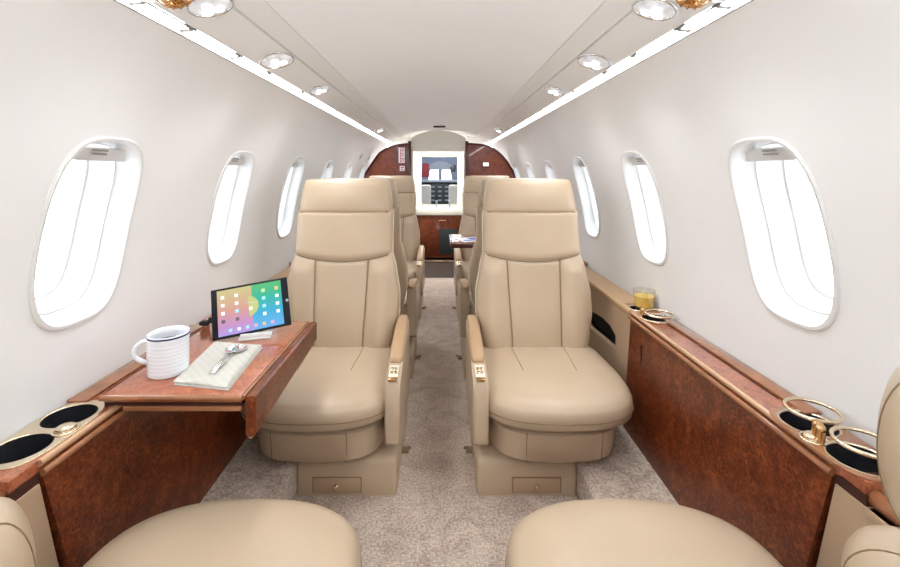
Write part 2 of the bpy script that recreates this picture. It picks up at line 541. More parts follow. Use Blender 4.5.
def downlight(x, y, rx, ry, label, power=True):
    z = CZ(x); tilt = -math.copysign(math.atan(0.36), x)
    t = empty('reading_light', (x-RS(x), y, z), label=label, cat='reading light', group='ceiling reading lights')
    R = Matrix.Rotation(tilt*-1, 4, 'Y')
    sc = Matrix.Diagonal((rx/0.05, ry/0.05, 1, 1))
    bm = BM(); torus(bm, (0, 0, -0.003), 0.047, 0.004, M=R @ sc)
    obj('bezel', bm, M_chrome, t)
    bm = BM()
    lathe(bm, [(0.045, -0.001), (0.042, -0.006), (0.03, -0.0105), (0.015, -0.0125), (0.0, -0.013)], M=R @ sc, n=40)
    obj('lens', bm, M_clear, t)
    bm = BM()
    for k in range(3):
        a = 2*PI*k/3+0.5
        lathe(bm, [(0.0, -0.012), (0.010, -0.013), (0.011, -0.015), (0.006, -0.0175), (0.0, -0.018)], c=(0.016*math.cos(a), 0.016*math.sin(a), 0), M=R @ sc, n=14)
    obj('bulb', bm, M_lamp, t)
    if power:
        ld = bpy.data.lights.new('lamp_glow', 'SPOT'); ld.energy = DOWN; ld.spot_size = 2.4; ld.spot_blend = 1.0; ld.shadow_soft_size = 0.04
        ld.color = (0.97, 0.98, 1.0)
        lo = bpy.data.objects.new('lamp_glow', ld); C.objects.link(lo); lo.parent = t; lo.location = (0, 0, -0.03)
def gasper(x, y, label):
    z = CZ(x)
    t = empty('air_vent', (x-RS(x), y, z), label=label, cat='air vent', group='gold ceiling air vents')
    R = Matrix.Rotation(math.copysign(math.atan(0.36), x), 4, 'Y')
    bm = BM(); torus(bm, (0, 0, -0.002), 0.036, 0.005, M=R); obj('socket_ring', bm, M_chrome, t)
    bm = BM(); lathe(bm, [(0.033, 0.0), (0.030, -0.012), (0.022, -0.022), (0.012, -0.020), (0.010, -0.012), (0.0, -0.011)], M=R, n=24); obj('nozzle', bm, M_gold, t)
    bm = BM()
    for k in range(10):
        a = 2*PI*k/10
        tube(bm, [R @ Vector((0.031*math.cos(a), 0.031*math.sin(a), -0.010)), R @ Vector((0.022*math.cos(a), 0.022*math.sin(a), -0.0225)), R @ Vector((0.010*math.cos(a), 0.010*math.sin(a), -0.018))], 0.0025, n=6)
    obj('ribs', bm, M_gold, t)
DL = [(0.50, 0.95, 'directly above the mug end'), (0.52, 1.39, 'second along the strip'), (0.52, 1.88, 'third along the strip'), (0.52, 3.70, 'fourth and last before the wooden partition')]
for sx, nm in ((-1, 'tablet side'), (1, 'juice glass side')):
    for i, (x, y, d) in enumerate(DL):
        lab = ['large round clear reading light beside the gold vent, %s', 'oval clear reading light on the ceiling panel, %s, next beyond the big one', 'small clear reading light on the ceiling panel, %s, third along',
               'distant clear reading light near the wooden partition, %s'][i] % nm
        downlight(sx*x, y+(0.0 if sx < 0 else 0.02), [0.048, 0.052, 0.046, 0.040][i], [0.050, 0.072, 0.062, 0.11][i], lab)
    gasper(sx*0.525, 0.865, 'gold ribbed air vent in the ceiling panel beside the large reading light, %s' % nm)
bm = BM(); lathe(bm, [(0.0, 0.004), (0.030, 0.004), (0.032, 0.0), (0.026, -0.004), (0.0, -0.007)], n=20)
for sx, nm in ((-1, 'tablet side'), (1, 'juice glass side')):
    t = bm.copy()
    M = Matrix.Translation((sx*0.555-RS(sx), 0.845, CZ(0.555))) @ Matrix.Rotation(sx*math.atan(0.36), 4, 'Y')
    bmesh.ops.transform(t, matrix=M, verts=t.verts[:])
    tag(obj('clear_call_button', t, M_clear), 'small clear round ceiling lens between gold vent and light strip, %s' % nm, 'button', 'clear ceiling lenses')
bm.free()
bm = BM(); box(bm, -0.072, 0.042, 4.165, 4.195, 1.492, 1.506, bev=0.003)
tag(obj('ceiling_slot', bm, M_dark), 'small dark slot fitting on the ceiling centre line before the doorway', 'ceiling fitting')

# ------------------------------------------------------------------ side consoles
TOPZ = 0.545
FX = 0.715
YN, YF, YE = 0.80, 1.655, 2.45      # near end, far end of burl bay, end of leather bay
def side_console(sx, label):
    FX = 0.728 if sx < 0 else 0.715
    t = empty('side_console', (sx*FX, YN, 0.112), label=label, cat='console')
    off = Vector((-sx*FX, -YN, -0.112))
    def part(name, bm, m, parent=t, **k):
        bmesh.ops.translate(bm, verts=bm.verts[:], vec=off)
        return obj(name, bm, m, parent, **k)
    xw = 0.847-RS(sx)
    wx = 0.797 if sx < 0 else 0.766
    wy1, wy2 = (0.945, 0.834) if sx < 0 else (0.917, 0.803)
    wells = [(wx, wy1), (wx, wy2)]
    wym = (wy1+wy2)/2
    if sx > 0: fw = [(0.767, 1.570, 0.048), (0.752, 1.69, 0.030)]
    else: fw = [(0.785, 1.560, 0.045)]
    holes = [circ(sx*x, y, 0.050) for x, y in wells]+[circ(sx*x, y, r) for x, y, r in fw]
    # countertop
    bm = BM()
    ol = [(sx*(FX+0.004), 0.745), (sx*xw, 0.745), (sx*xw, 1.76), (sx*(FX+0.004), 1.76)]
    if sx < 0: ol = ol[::-1]
    slab(bm, ol, holes, 0.022, Matrix.Translation((0, 0, TOPZ)), bev=0.001)
    part('countertop', bm, M_woodlit)
    bm = BM(); box(bm, sx*0.785 if sx > 0 else sx*0.825, sx*0.824 if sx > 0 else sx*0.852, 0.95 if sx > 0 else 0.745, 1.55, TOPZ, TOPZ+0.006, bev=0.002) if sx > 0 else box(bm, sx*0.805, sx*0.852, 1.0, 1.50, TOPZ, TOPZ+0.006, bev=0.002)
    part('back_strip', bm, M_rail)
    bm = BM(); box(bm, sx*(0.796-RS(sx)*0.6), sx*(0.799-RS(sx)*0.6), 1.02, 1.52, TOPZ-0.001, TOPZ+0.0015); part('inlay_line', bm, M_inlay)
    # edge rail: rounded wooden nosing, its cream reflection painted as a pale tone
    bm = BM()
    def rail(bm, ya, yb, r, dx, dz, seg=2):
        tube(bm, [(sx*(FX+dx), ya+(yb-ya)*k/seg, TOPZ+dz) for k in range(seg+1)], r, n=14)
    rail(bm, 0.80, 1.66, 0.0070, 0.003, -0.005)
    rl = part('edge_rail', bm, M_railglint)
    bm = BM(); rail(bm, 0.80, 1.66, 0.007, -0.003, -0.022); part('lower_moulding', bm, M_rail)
    # burl face
    bm = BM()
    th = 0.02
    fr = [(YN, TOPZ-0.02), (YF, TOPZ-0.02), (YF-0.0, 0.112), (YN+0.085, 0.112)]
    def xface(z, o=0.0): return sx*(FX - 0.03*(TOPZ-z)/0.43 + o)
    rings = [[Vector((xface(z, o), y, z)) for y, z in fr] for o in (0, th)]
    loft(bm, rings)
    part('burl_panel', bm, M_wood)
    # narrow vertical joint in the panel
    bm = BM(); box(bm, xface(0.4)-0.0015, xface(0.4)+0.0015, 1.55, 1.553, 0.30, 0.46)
    part('panel_joint', bm, M_inlay)
    # leather bay beyond the burl, with wedge slot
    def leather(ya, yb, slot, yb2=None, ya2=None, top=0.012):
        bm = BM()
        M = Matrix(((0, 0, -sx, sx*(FX-0.001)), (1, 0, 0, 0), (0, 1, 0, 0), (0, 0, 0, 1)))
        ol = [(ya, TOPZ-top), (yb, TOPZ-top), (yb2 or yb, 0.112), (ya2 or ya, 0.112)]
        hs = [[(1.80, 0.345), (1.80, 0.400), (1.86, 0.422), (1.95, 0.425), (2.14, 0.405), (2.20, 0.39), (2.20, 0.335), (2.1, 0.325)]] if slot else []
        slab(bm, ol, hs, 0.022, M, bev=0.0)
        return bm
    part('leather_panel', leather(YF+0.003, YE, True), M_leather_panel)
    bm = BM(); box(bm, sx*(FX+0.045), sx*(FX+0.05), 1.70, 2.28, 0.25, 0.46)
    part('slot_lining', bm, M_dark)
    bm = BM(); box(bm, sx*(FX-0.004), sx*(0.845-RS(sx)), 1.765, YE, TOPZ-0.016, TOPZ-0.001, bev=0.004); part('leather_top', bm, M_arm)
    bm = BM(); box(bm, sx*(FX-0.006), sx*(FX+0.018), 1.665, YE, TOPZ-0.02, TOPZ+0.003, bev=0.006, seg=3); part('leather_nosing', bm, M_arm)
    # leather bay on the near side of the burl
    part('leather_panel', leather(-0.9, YN-0.003, False, YN+0.082, top=0.040), M_leather_panel)
    bm = BM(); box(bm, sx*(FX-0.002), sx*(0.845-RS(sx)), -0.9, 0.742, TOPZ-0.055, TOPZ-0.040, bev=0.004); part('leather_top', bm, M_leather_panel)
    bm = BM(); tube(bm, [(sx*(FX+0.022), y, TOPZ-0.028) for y in (-0.9, 0.5, 0.775, 0.785)], [0.016, 0.016, 0.016, 0.009], n=16); part('wooden_armrail', bm, M_rail)
    bm = BM(); box(bm, sx*(FX+0.002), sx*(0.845-RS(sx)), 0.742, 0.80, TOPZ-0.055, TOPZ-0.021); part('end_block', bm, M_inlay)
    # far bay in burl
    bm = BM(); box(bm, sx*(FX-0.005), sx*(0.845-RS(sx)), YE+0.003, 4.40, 0.112, TOPZ, bev=0.004); part('far_bay', bm, M_wood)
    bm = BM(); box(bm, sx*(FX+0.03), sx*(0.848-RS(sx)), YE+0.003, 4.40, TOPZ+0.0005, TOPZ+0.018, bev=0.006); part('far_armrest_top', bm, M_rail)
    # cup wells
    k = 0
    for (x, y, r) in [(x, y, 0.050) for x, y in wells]+fw:
        bm = BM(); lathe_open(bm, [(r-0.0008, 0.0), (r-0.002, -0.03), (r-0.004, -0.05), (0.001, -0.052)], c=(sx*x, y, TOPZ)); w = part('cup_holder', bm, M_black)
        bm = BM(); torus(bm, (sx*x, y, TOPZ+0.001), r+0.001, 0.0034, flat=0.7); part('rim', bm, M_palegold, w)
    # gilt mounting plate round the pair
    if True:
        bm = BM()
        pl = []
        xx = wx
        o2 = []
        for i in range(64):
            a = 2*PI*i/64
            o2.append((sx*xx+0.058*sgnpow(math.cos(a), 0.55)+(-sx*0.004), wym+0.118*sgnpow(math.sin(a), 0.55)))
        slab(bm, o2, [circ(sx*xx, wy1, 0.0512), circ(sx*xx, wy2, 0.0512)], 0.003, Matrix.Translation((0, 0, TOPZ+0.003)), bev=0.001)
        part('gilt_plate', bm, M_rail if sx > 0 else M_palegold)
    # small gilt latch between the wells
    bm = BM(); lathe(bm, [(0.0, 0.010), (0.012, 0.010), (0.016, 0.0075), (0.017, 0.003), (0.017, 0.0), (0, 0)], c=(sx*(wx-0.038), wym, TOPZ+0.003)); torus(bm, (sx*(wx-0.038), wym, TOPZ+0.004), 0.021, 0.0025)
    part('gilt_latch', bm, M_palegold)
    # raised hinged rings (right side only: both bays)
    def swing_ring(cx, cy, r, hx, hy, dz, parent):
        bm = BM(); torus(bm, (cx, cy, TOPZ+dz), r, 0.0038, n=44); ro = part('swing_ring', bm, M_palegold, parent)
        bm = BM(); tube(bm, [(hx, hy, TOPZ), (hx, hy, TOPZ+dz*0.6), (hx, hy, TOPZ+dz)], 0.006, n=10)
        lathe(bm, [(0, 0.008), (0.006, 0.008), (0.009, 0.004), (0.009, -0.002), (0, -0.002)], c=(hx, hy, TOPZ+dz), n=16)
        for q in (-0.009, 0.009): tube(bm, [(hx-0.004, hy+q, TOPZ+0.002), (hx, hy+q, TOPZ+dz*0.9)], 0.003, n=8)
        part('hinge_post', bm, M_gold, parent)
    if sx > 0:
        swing_ring(0.7725, 0.915, 0.046, 0.738, 0.862, 0.030, t)
        swing_ring(0.7725, 0.802, 0.046, 0.728, 0.845, 0.032, t)
        swing_ring(0.7735, 1.560, 0.045, 0.735, 1.605, 0.022, t)
        bm = BM(); torus(bm, (0.765, 1.57, TOPZ+0.004), 0.05, 0.003); part('swing_ring', bm, M_palegold)
    return t
side_console(-1, 'burl wood side console below the windows on the tablet and table side')
side_console(1, 'burl wood side console with raised gold cup rings, on the juice glass side')

# ------------------------------------------------------------------ seats
BK = [(0.33, 0.207), (0.40, 0.226), (0.48, 0.243), (0.56, 0.243), (0.66, 0.225), (0.72, 0.209), (0.80, 0.208), (0.90, 0.208)]   # half width by height
def back_yc(z): return 0.175 + (z-0.33)*0.20           # recline
def back_front(u, z, hw=None, g=1.0):
    hw = hw or lerp_tab(BK, z)
    q = min(1.0, abs(u)/hw)
    d = 0.065
    y = back_yc(z) - d*(1-q**7)**(1/7.0)
    # shoulders / bolsters
    y -= 0.016*sstep(0.10, 0.165, abs(u))*(1-sstep(0.185, 0.24, abs(u)))*(1-sstep(0.64, 0.71, z))
    y -= 0.010*math.exp(-((z-0.42)/0.10)**2)*(1-(q**2))
    zc = 0.690+0.030*(abs(u)/0.2)**2
    y += g*0.006*math.exp(-((z-zc)/0.008)**2)
    if z < zc:
        us = 0.112 - 0.014*(0.69-z)/0.36
        y += g*0.005*math.exp(-((abs(u)-us)/0.008)**2)
    y -= 0.006*sstep(0, 0.03, z-zc)*(1-q**4)
    return y

def seam_tube(bm, pts, r=0.0016): tube(bm, pts, r, n=6)

def seat_parts(m, root, arm_drop=0.0, recline=0.0):
    """aisle at +u, x = m*u, seat faces -y, origin on the floor"""
    X = lambda u: m*u
    # ---- base plinth
    bm = BM()
    def rrect(u0, u1, y0, y1, z, r, n=6):
        pts = []
        for (cu, cy, a0) in ((u1-r, y1-r, 0), (u0+r, y1-r, PI/2), (u0+r, y0+r, PI), (u1-r, y0+r, 1.5*PI)):
            for k in range(n+1):
                a = a0+PI/2*k/n
                pts.append(Vector((X(cu+r*math.cos(a)), cy+r*math.sin(a), z)))
        return pts
    loft(bm, [rrect(-0.060, 0.272, -0.225, 0.26, 0.0, 0.012), rrect(-0.060, 0.272, -0.225, 0.26, 0.100, 0.012), rrect(-0.055, 0.267, -0.220, 0.255, 0.112, 0.015),
              rrect(-0.045, 0.255, -0.205, 0.245, 0.121, 0.02), rrect(-0.03, 0.20, -0.17, 0.22, 0.135, 0.02), rrect(-0.03, 0.20, -0.17, 0.22, 0.16, 0.02)])
    base = obj('base', bm, M_leather, root, smooth=50)
    bm = BM(); box(bm, X(-0.005)-0.0, X(0.158), -0.2262, -0.15, 0.010, 0.062); obj('drawer_recess', bm, M_seam, base)
    bm = BM(); box(bm, X(-0.001), X(0.154), -0.230, -0.16, 0.013, 0.0585, bev=0.002)
    dr = obj('drawer', bm, M_leather_panel, root)
    bm = BM(); lathe(bm, [(0.0, 0.016), (0.006, 0.015), (0.009, 0.010), (0.007, 0.005), (0.005, 0.0), (0, 0)], n=16, M=Matrix.Translation((X(0.076), -0.229, 0.036)) @ Matrix.Rotation(PI/2, 4, 'X'))
    obj('knob', bm, M_palegold, dr)
    bm = BM(); box(bm, X(0.273), X(0.297), -0.008, 0.022, 0.0, 0.012, bev=0.003); tube(bm, [(X(0.276), 0.005, 0.008), (X(0.304), 0.004, 0.016)], 0.006, n=8)
    obj('release_pedal', bm, M_seam, root)
    # ---- skirt under cushion
    def dshape(u0, u1, yf, yb, z, bulge, r=0.05, n=40):
        # closed loop: gently bowed front, rounded corners
        pts = []
        cu, hw = (u0+u1)/2, (u1-u0)/2
        cy, hd = (yf+yb)/2, (yb-yf)/2
        for i in range(n):
            a = 2*PI*i/n
            c, s = math.cos(a), math.sin(a)
            px = hw*sgnpow(c, 0.42); py = hd*sgnpow(s, 0.42)
            if py < 0: py -= bulge*(1-(px/hw)**2)*(-py/hd)
            pts.append(Vector((X(cu+px), cy+py, z)))
        return pts
    bm = BM()
    loft(bm, [dshape(-0.150, 0.175, -0.215, 0.20, 0.128, 0.025), dshape(-0.178, 0.205, -0.235, 0.22, 0.134, 0.03), dshape(-0.202, 0.226, -0.250, 0.23, 0.145, 0.03),
              dshape(-0.215, 0.230, -0.257, 0.235, 0.235, 0.035), dshape(-0.195, 0.215, -0.24, 0.23, 0.250, 0.03)])
    sk = obj('skirt', bm, M_leather, root, smooth=50)
    for us in (0.118, -0.125):
        bm = BM()
        pts = []
        for z in (0.137, 0.16, 0.20, 0.238):
            t = (z-0.145)/0.09
            hw = 0.214+0.0085*t
            hd = 0.240+0.006*t
            q = abs(us-0.008)/hw
            py = -hd*(1-q**(2/0.42))**(0.42/2)
            py -= (0.03+0.005*t)*(1-q*q)*(-py/hd)
            pts.append((X(us), -0.0075+py-0.0005-0.001*t, z))
        seam_tube(bm, pts, 0.0024)
        obj('skirt_seam', bm, M_seam, sk)
    bm = BM(); loft(bm, [dshape(-0.185, 0.205, -0.235, 0.20, 0.245, 0.03), dshape(-0.185, 0.205, -0.235, 0.20, 0.262, 0.03)]); obj('shadow_gap', bm, M_dark, root)  # dark filler painting the shadow gap between skirt and cushion
    # ---- seat cushion
    def cshape(ins, z, n=72, cu=0.0):
        pts = []
        hw = 0.258-ins
        yb, yf = 0.16, -0.270+ins
        cy, hd = (yf+yb)/2, (yb-yf)/2
        for i in range(n):
            a = 2*PI*i/n
            c, s = math.cos(a), math.sin(a)
            e = 0.43 if s < 0 else 0.2
            px = hw*sgnpow(c, e); py = hd*sgnpow(s, e)
            if py < 0: py -= 0.048*(1-(px/hw)**2)*(-py/hd)
            k = 1-0.035*sstep(0, 0.16, py)
            pts.append(Vector((X(px*k), cy+py, z)))
        return pts
    bm = BM()
    L = [(0.03, 0.255), (0.012, 0.256), (0.004, 0.262), (0.0, 0.270), (-0.003, 0.295), (-0.001, 0.317), (0.003, 0.331), (0.011, 0.342), (0.024, 0.349), (0.045, 0.354), (0.08, 0.357), (0.13, 0.358)]
    vr = loft(bm, [cshape(i, z) for i, z in L], cap=(True, False))
    # top closes with a dished grid
    last = vr[-1]
    cur = last
    for k in (0.6, 0.25):
        nx = []
        for v in last:
            nx.append(bm.verts.new((v.co.x*k, -0.05+(v.co.y+0.05)*k, 0.358-0.002*(1-k))))
        for i in range(len(cur)):
            j = (i+1) % len(cur); bm.faces.new((cur[i], cur[j], nx[j], nx[i]))
        cur = nx
    bm.faces.new(cur)
    # puff the back half slightly, dip the front edge
    for v in bm.verts:
        if v.co.z > 0.325:
            v.co.z += -0.010*sstep(-0.10, -0.30, v.co.y) + 0.0
    cu_ = obj('seat_cushion', bm, M_leather, root, smooth=60)
    bm = BM()
    pts = [p + Vector((0, -0.0005, 0)) for p in cshape(-0.0035, 0.288)]
    seam_tube(bm, pts+[pts[0]], 0.0014)
    def ctop(y): return 0.358-0.010*sstep(-0.10, -0.30, y)-0.0018
    for s in (-1, 1):
        seam_tube(bm, [(X(s*(0.105-0.02*0)), 0.12, ctop(0.12)), (X(s*0.103), 0.03, ctop(0.03)), (X(s*0.098), -0.05, ctop(-0.05)), (X(s*0.096), -0.10, ctop(-0.10))], 0.0026)
    obj('cushion_seam', bm, M_seam, cu_)
    # ---- backrest
    piv = Matrix.Translation((0, 0.14, 0.36)) @ Matrix.Rotation(-recline, 4, 'X') @ Matrix.Translation((0, -0.14, -0.36))
    bm = BM()
    NZ, NU = 110, 84
    rings = []
    zs = [0.315]+[0.33+(0.90-0.33)*k/NZ for k in range(NZ+1)]
    for i, z in enumerate(zs):
        hw = lerp_tab(BK, z)
        end = 1.0
        if z < 0.345: end = 1-0.25*((0.345-z)/0.03)**2
        if z > 0.885: end = 1-0.22*((z-0.885)/0.015)**2
        ring = []
        yc = back_yc(z)
        for k in range(NU+1):
            th = PI - PI*k/NU
            u = hw*sgnpow(math.cos(th), 0.75)
            y = back_front(u, z)
            ring.append(Vector((X(u*(0.97+0.03*end)), yc+(y-yc)*end, z)))
        for k in range(1, 20):
            th = -PI*k/20*1.0
            u = hw*sgnpow(math.cos(th), 0.5)
            y = yc+0.055*abs(math.sin(th))**0.4
            ring.append(Vector((X(u*(0.97+0.03*end)), yc+(y-yc)*end, z)))
        rings.append(ring)
    loft(bm, rings)
    bmesh.ops.transform(bm, matrix=piv, verts=bm.verts[:])
    bk = obj('backrest', bm, M_leather, root, smooth=70)
    bm = BM()
    pts = []
    for k in range(33):
        u = -0.196+0.392*k/32
        z = 0.690+0.030*(abs(u)/0.2)**2
        pts.append((X(u), back_front(u, z, g=0.3)-0.0004, z))
    seam_tube(bm, pts, 0.0024)
    for s in (-1, 1):
        pts = []
        for k in range(25):
            z = 0.345+(0.690-0.345)*k/24
            us = 0.112 - 0.014*(0.69-z)/0.36
            pts.append((X(s*us), back_front(us, z, g=0.3)-0.0004, z))
        pts.append((X(s*0.112), back_front(0.112, 0.699, g=0.3)-0.0004, 0.699))
        seam_tube(bm, pts, 0.0024)
    bmesh.ops.transform(bm, matrix=piv, verts=bm.verts[:])
    obj('back_seam', bm, M_seam, bk)
    for s in (-1, 1):
        bm = BM()
        pts = []
        for k in range(30):
            z = 0.345+(0.885-0.345)*k/29
            hw = lerp_tab(BK, z)
            pts.append((X(s*(hw+0.0005)), back_yc(z)-0.012, z))
        seam_tube(bm, pts, 0.003)
        bmesh.ops.transform(bm, matrix=piv, verts=bm.verts[:])
        obj('side_piping', bm, M_pipe, bk)
    # ---- headrest
    bm = BM()
    rings = []
    n = 44
    HL = [(0.893, 0.80), (0.896, 0.92), (0.903, 0.985), (0.915, 1.0), (0.95, 1.0), (0.98, 0.985), (1.005, 0.955), (1.022, 0.90), (1.032, 0.80), (1.037, 0.62), (1.038, 0.3)]
    for z, k in HL:
        yc = back_yc(z)-0.004
        hw = 0.202 - 0.014*sstep(0.93, 1.03, z)
        kw = 0.9+0.1*k if k > 0.7 else 0.97*(0.55+0.6*k)
        ring = []
        for i in range(n):
            a = 2*PI*i/n
            c, s = math.cos(a), math.sin(a)
            px = hw*kw*sgnpow(c, 0.30); py = 0.064*k*sgnpow(s, 0.45)
            if s < 0: py -= 0.014*(1-(px/hw)**2)*math.exp(-((z-0.955)/0.05)**2)
            ring.append(Vector((X(px), yc+py, z)))
        rings.append(ring)
    loft(bm, rings)
    bmesh.ops.transform(bm, matrix=piv, verts=bm.verts[:])
    hd = obj('headrest', bm, M_leather, root, smooth=60)
    bm = BM()
    for s in (-1, 1):
        tube(bm, [(X(s*0.145), back_yc(0.87)+0.01, 0.87), (X(s*0.145), back_yc(0.91)+0.01, 0.912)], 0.006, n=8)
    tube(bm, [(X(-0.19), back_yc(0.8965)-0.055, 0.8955), (X(0), back_yc(0.8965)-0.062, 0.8955), (X(0.19), back_yc(0.8965)-0.055, 0.8955)], 0.003, n=6)
    bmesh.ops.transform(bm, matrix=piv, verts=bm.verts[:])
    obj('headrest_post', bm, M_seam, hd)
    # ---- aisle armrest
    ar_z = -arm_drop
    bm = BM()
    prof = [(0.165, 0.455), (0.05, 0.445), (-0.10, 0.418), (-0.165, 0.402), (-0.215, 0.395), (-0.245, 0.384), (-0.258, 0.36), (-0.255, 0.19), (-0.24, 0.175), (0.12, 0.165), (0.165, 0.19)]
    prof = [(y, max(0.02, z+ar_z) if z > 0.3 else max(0.012, z+ar_z*0.6)) for y, z in prof]
    rings = []
    for u, k in ((0.237, 0.93), (0.240, 0.98), (0.245, 1.0), (0.277, 1.0), (0.283, 0.98), (0.287, 0.93)):
        cy, cz = -0.04, 0.30+ar_z
        rings.append([Vector((X(u), cy+(y-cy)*(1-(1-k)*0.25), cz+(z-cz)*(1-(1-k)*0.4))) for y, z in prof])
    loft(bm, rings)
    ar = obj('armrest', bm, M_leather, root, smooth=40)
    bm = BM()
    pl = [(0.195, 0.452), (0.16, 0.460), (0.05, 0.449), (-0.08, 0.426), (-0.13, 0.414), (-0.150, 0.408)]
    rings = []
    for k, (y, z) in enumerate(pl):
        w = [0.012, 0.021, 0.024, 0.025, 0.0245, 0.018][k]
        h = [0.006, 0.013, 0.014, 0.013, 0.012, 0.006][k]
        rings.append([Vector((X(0.262+w*sgnpow(math.cos(2*PI*i/16), 0.6)), y, z+ar_z+h*sgnpow(math.sin(2*PI*i/16), 0.6))) for i in range(16)])
    loft(bm, rings)
    obj('armrest_pad', bm, M_arm, ar, smooth=60)
    bm = BM()
    R = Matrix.Translation((X(0.262), -0.205, 0.4005+ar_z)) @ Matrix.Rotation(0.16, 4, 'X')
    box(bm, -0.016, 0.016, -0.033, 0.033, -0.002, 0.0035, bev=0.002, mi=0, M=R)
    for j in range(2):
        for i in range(2):
            box(bm, -0.011+i*0.012, -0.001+i*0.012, -0.018+j*0.02, -0.004+j*0.02, 0.003, 0.0065, bev=0.0015, mi=1, M=R)
    box(bm, -0.014, 0.014, -0.050, -0.036, -0.004, 0.004, bev=0.002, mi=2, M=R)
    obj('control_panel', bm, [M_pipe, M_palegold, M_gold], ar)

RX, LX = 0.392, -0.420
def make_seat(m, name='cabin_seat', **k):
    r = empty(name)
    seat_parts(m, r, **k)
    return r
SG = 'beige leather cabin seats'
AY, FY, BY, CY = 1.68, 2.53, 3.43, 0.688
protoR = make_seat(-1)      # aisle towards -x
protoL = make_seat(1)       # aisle towards +x
def put(o, x, y, rz, label):
    o.location = (x, y, 0); o.rotation_euler = (0, 0, rz)
    tag(o, label, 'seat', SG)
put(protoR, RX, AY, 0, 'beige leather seat facing us beside the console with the orange juice')
put(protoL, LX, AY, 0, 'beige leather seat facing us behind the tablet and wooden table')
put(copy_tree(protoL), RX, FY, PI, 'beige seat turned away, hidden behind the front seat on the juice side, armrest showing')
put(copy_tree(protoR), LX, FY, PI, 'beige seat turned away, hidden behind the front seat on the tablet side, armrest showing')
put(copy_tree(protoR), RX, BY, 0, 'far beige seat facing us behind the small table with the magazine')
put(copy_tree(protoL), LX, BY, 0, 'far beige seat facing us across the aisle from the magazine table')
nR = make_seat(1, arm_drop=0.26, recline=math.radians(52)); put(nR, 0.385, CY, PI, 'empty seat cushion in front of the camera below the gold cup rings')
nL = make_seat(-1, arm_drop=0.26, recline=math.radians(52)); put(nL, -0.415, CY, PI, 'empty seat cushion in front of the camera on the mug side')
# padded outboard wings of the two camera-side seats (local frame is turned 180 degrees)
def wing(seat, wx, wy, wz, rx, ry, rz_, name='side_wing'):
    bm = BM()
    c = seat.location
    rings = []
    n = 32
    for k in range(1, 16):
        f = PI*k/16
        ring = []
        for i in range(n):
            a = 2*PI*i/n
            ring.append(Vector((rx*sgnpow(math.sin(f), 0.8)*math.cos(a), -ry*sgnpow(math.cos(f), 0.8), rz_*sgnpow(math.sin(f), 0.8)*math.sin(a))))
        rings.append(ring)
    loft(bm, rings)
    ang = -math.atan2(wx, wy)
    M = Matrix.Translation((-(wx-c.x), -(wy-c.y), wz)) @ Matrix.Rotation(ang, 4, 'Z')
    bmesh.ops.transform(bm, matrix=M, verts=bm.verts[:])
    w = obj(name, bm, M_leather, seat, smooth=60)
    bm = BM()
    f = PI*0.62
    tube(bm, [M @ Vector((1.004*rx*sgnpow(math.sin(f), 0.8)*math.cos(2*PI*i/40), -ry*sgnpow(math.cos(f), 0.8), 1.004*rz_*sgnpow(math.sin(f), 0.8)*math.sin(2*PI*i/40))) for i in range(40)], 0.0012, n=6, closed=True)
    obj('wing_seam', bm, M_seam, w)
    return w
wing(nR, 0.560, 0.505, H-0.315, 0.042, 0.09, 0.098, 'headrest_wing')
wing(nR, 0.640, 0.600, H-0.575, 0.07, 0.07, 0.07, 'side_bolster')
wing(nL, -0.640, 0.630, H-0.590, 0.045, 0.08, 0.11, 'side_bolster')
bm = BM()
tube(bm, [(-(0.650-0.372), -(0.45-CY), 0.30), (-(0.65-0.372), -(0.44-CY), 0.55), (-(0.62-0.372), -(0.43-CY), 0.72)], [0.035, 0.03, 0.02], n=10)
obj('wing_support', bm, M_leather, nR)

# ------------------------------------------------------------------ folding table (left) and things on it
TT = 0.572
tb = empty('folding_table', (-0.715, 1.22, TOPZ), label='glossy burl wood table folded out from the console, holding mug, napkin and tablet', cat='table')
o3 = Vector((0.715, -1.22, -TOPZ))
def tpart(name, bm, m, parent=tb, **k):
    bmesh.ops.translate(bm, verts=bm.verts[:], vec=o3); return obj(name, bm, m, parent, **k)
bm = BM(); box(bm, -0.757, -0.446, 0.985, 1.465, TT-0.018, TT, bev=0.002); tpart('tabletop', bm, M_woodlit)
bm = BM()
tube(bm, [(-0.760, 0.982, TT-0.006), (-0.60, 0.982, TT-0.006), (-0.443, 0.982, TT-0.006)], 0.007, n=12)
tube(bm, [(-0.443, 0.982, TT-0.006), (-0.443, 1.2, TT-0.006), (-0.443, 1.468, TT-0.006)], 0.005, n=12)
tube(bm, [(-0.760, 1.468, TT-0.006), (-0.443, 1.468, TT-0.006)], 0.006, n=12)
tpart('edge_moulding', bm, M_rail)
bm = BM(); box(bm, -0.755, -0.446, 0.987, 1.44, TT-0.0262, TT-0.0185); tpart('under_edge', bm, M_inlay)
bm = BM(); box(bm, -0.7125, -0.447, 0.983, 1.0, TT-0.038, TT-0.0265, bev=0.003); tpart('lower_edge', bm, M_rail)
bm = BM()
lf = [(0.980, TT-0.002), (1.470, TT-0.002), (1.470, TT-0.062), (0.980, TT-0.092)]
rings = []
for x, k in ((-0.437, 0.003), (-0.434, 0.0), (-0.418, 0.0), (-0.414, 0.004)):
    rings.append([Vector((x, y+(k if y < 1.2 else -k), z+(-k if i < 2 else k))) for i, (y, z) in enumerate(lf)])
loft(bm, rings); tpart('folded_leaf', bm, M_wood)
bm = BM(); tube(bm, [(-0.426, 0.984, TT-0.094), (-0.426, 1.468, TT-0.064)], 0.005, n=10); tpart('leaf_edge', bm, M_railglint)

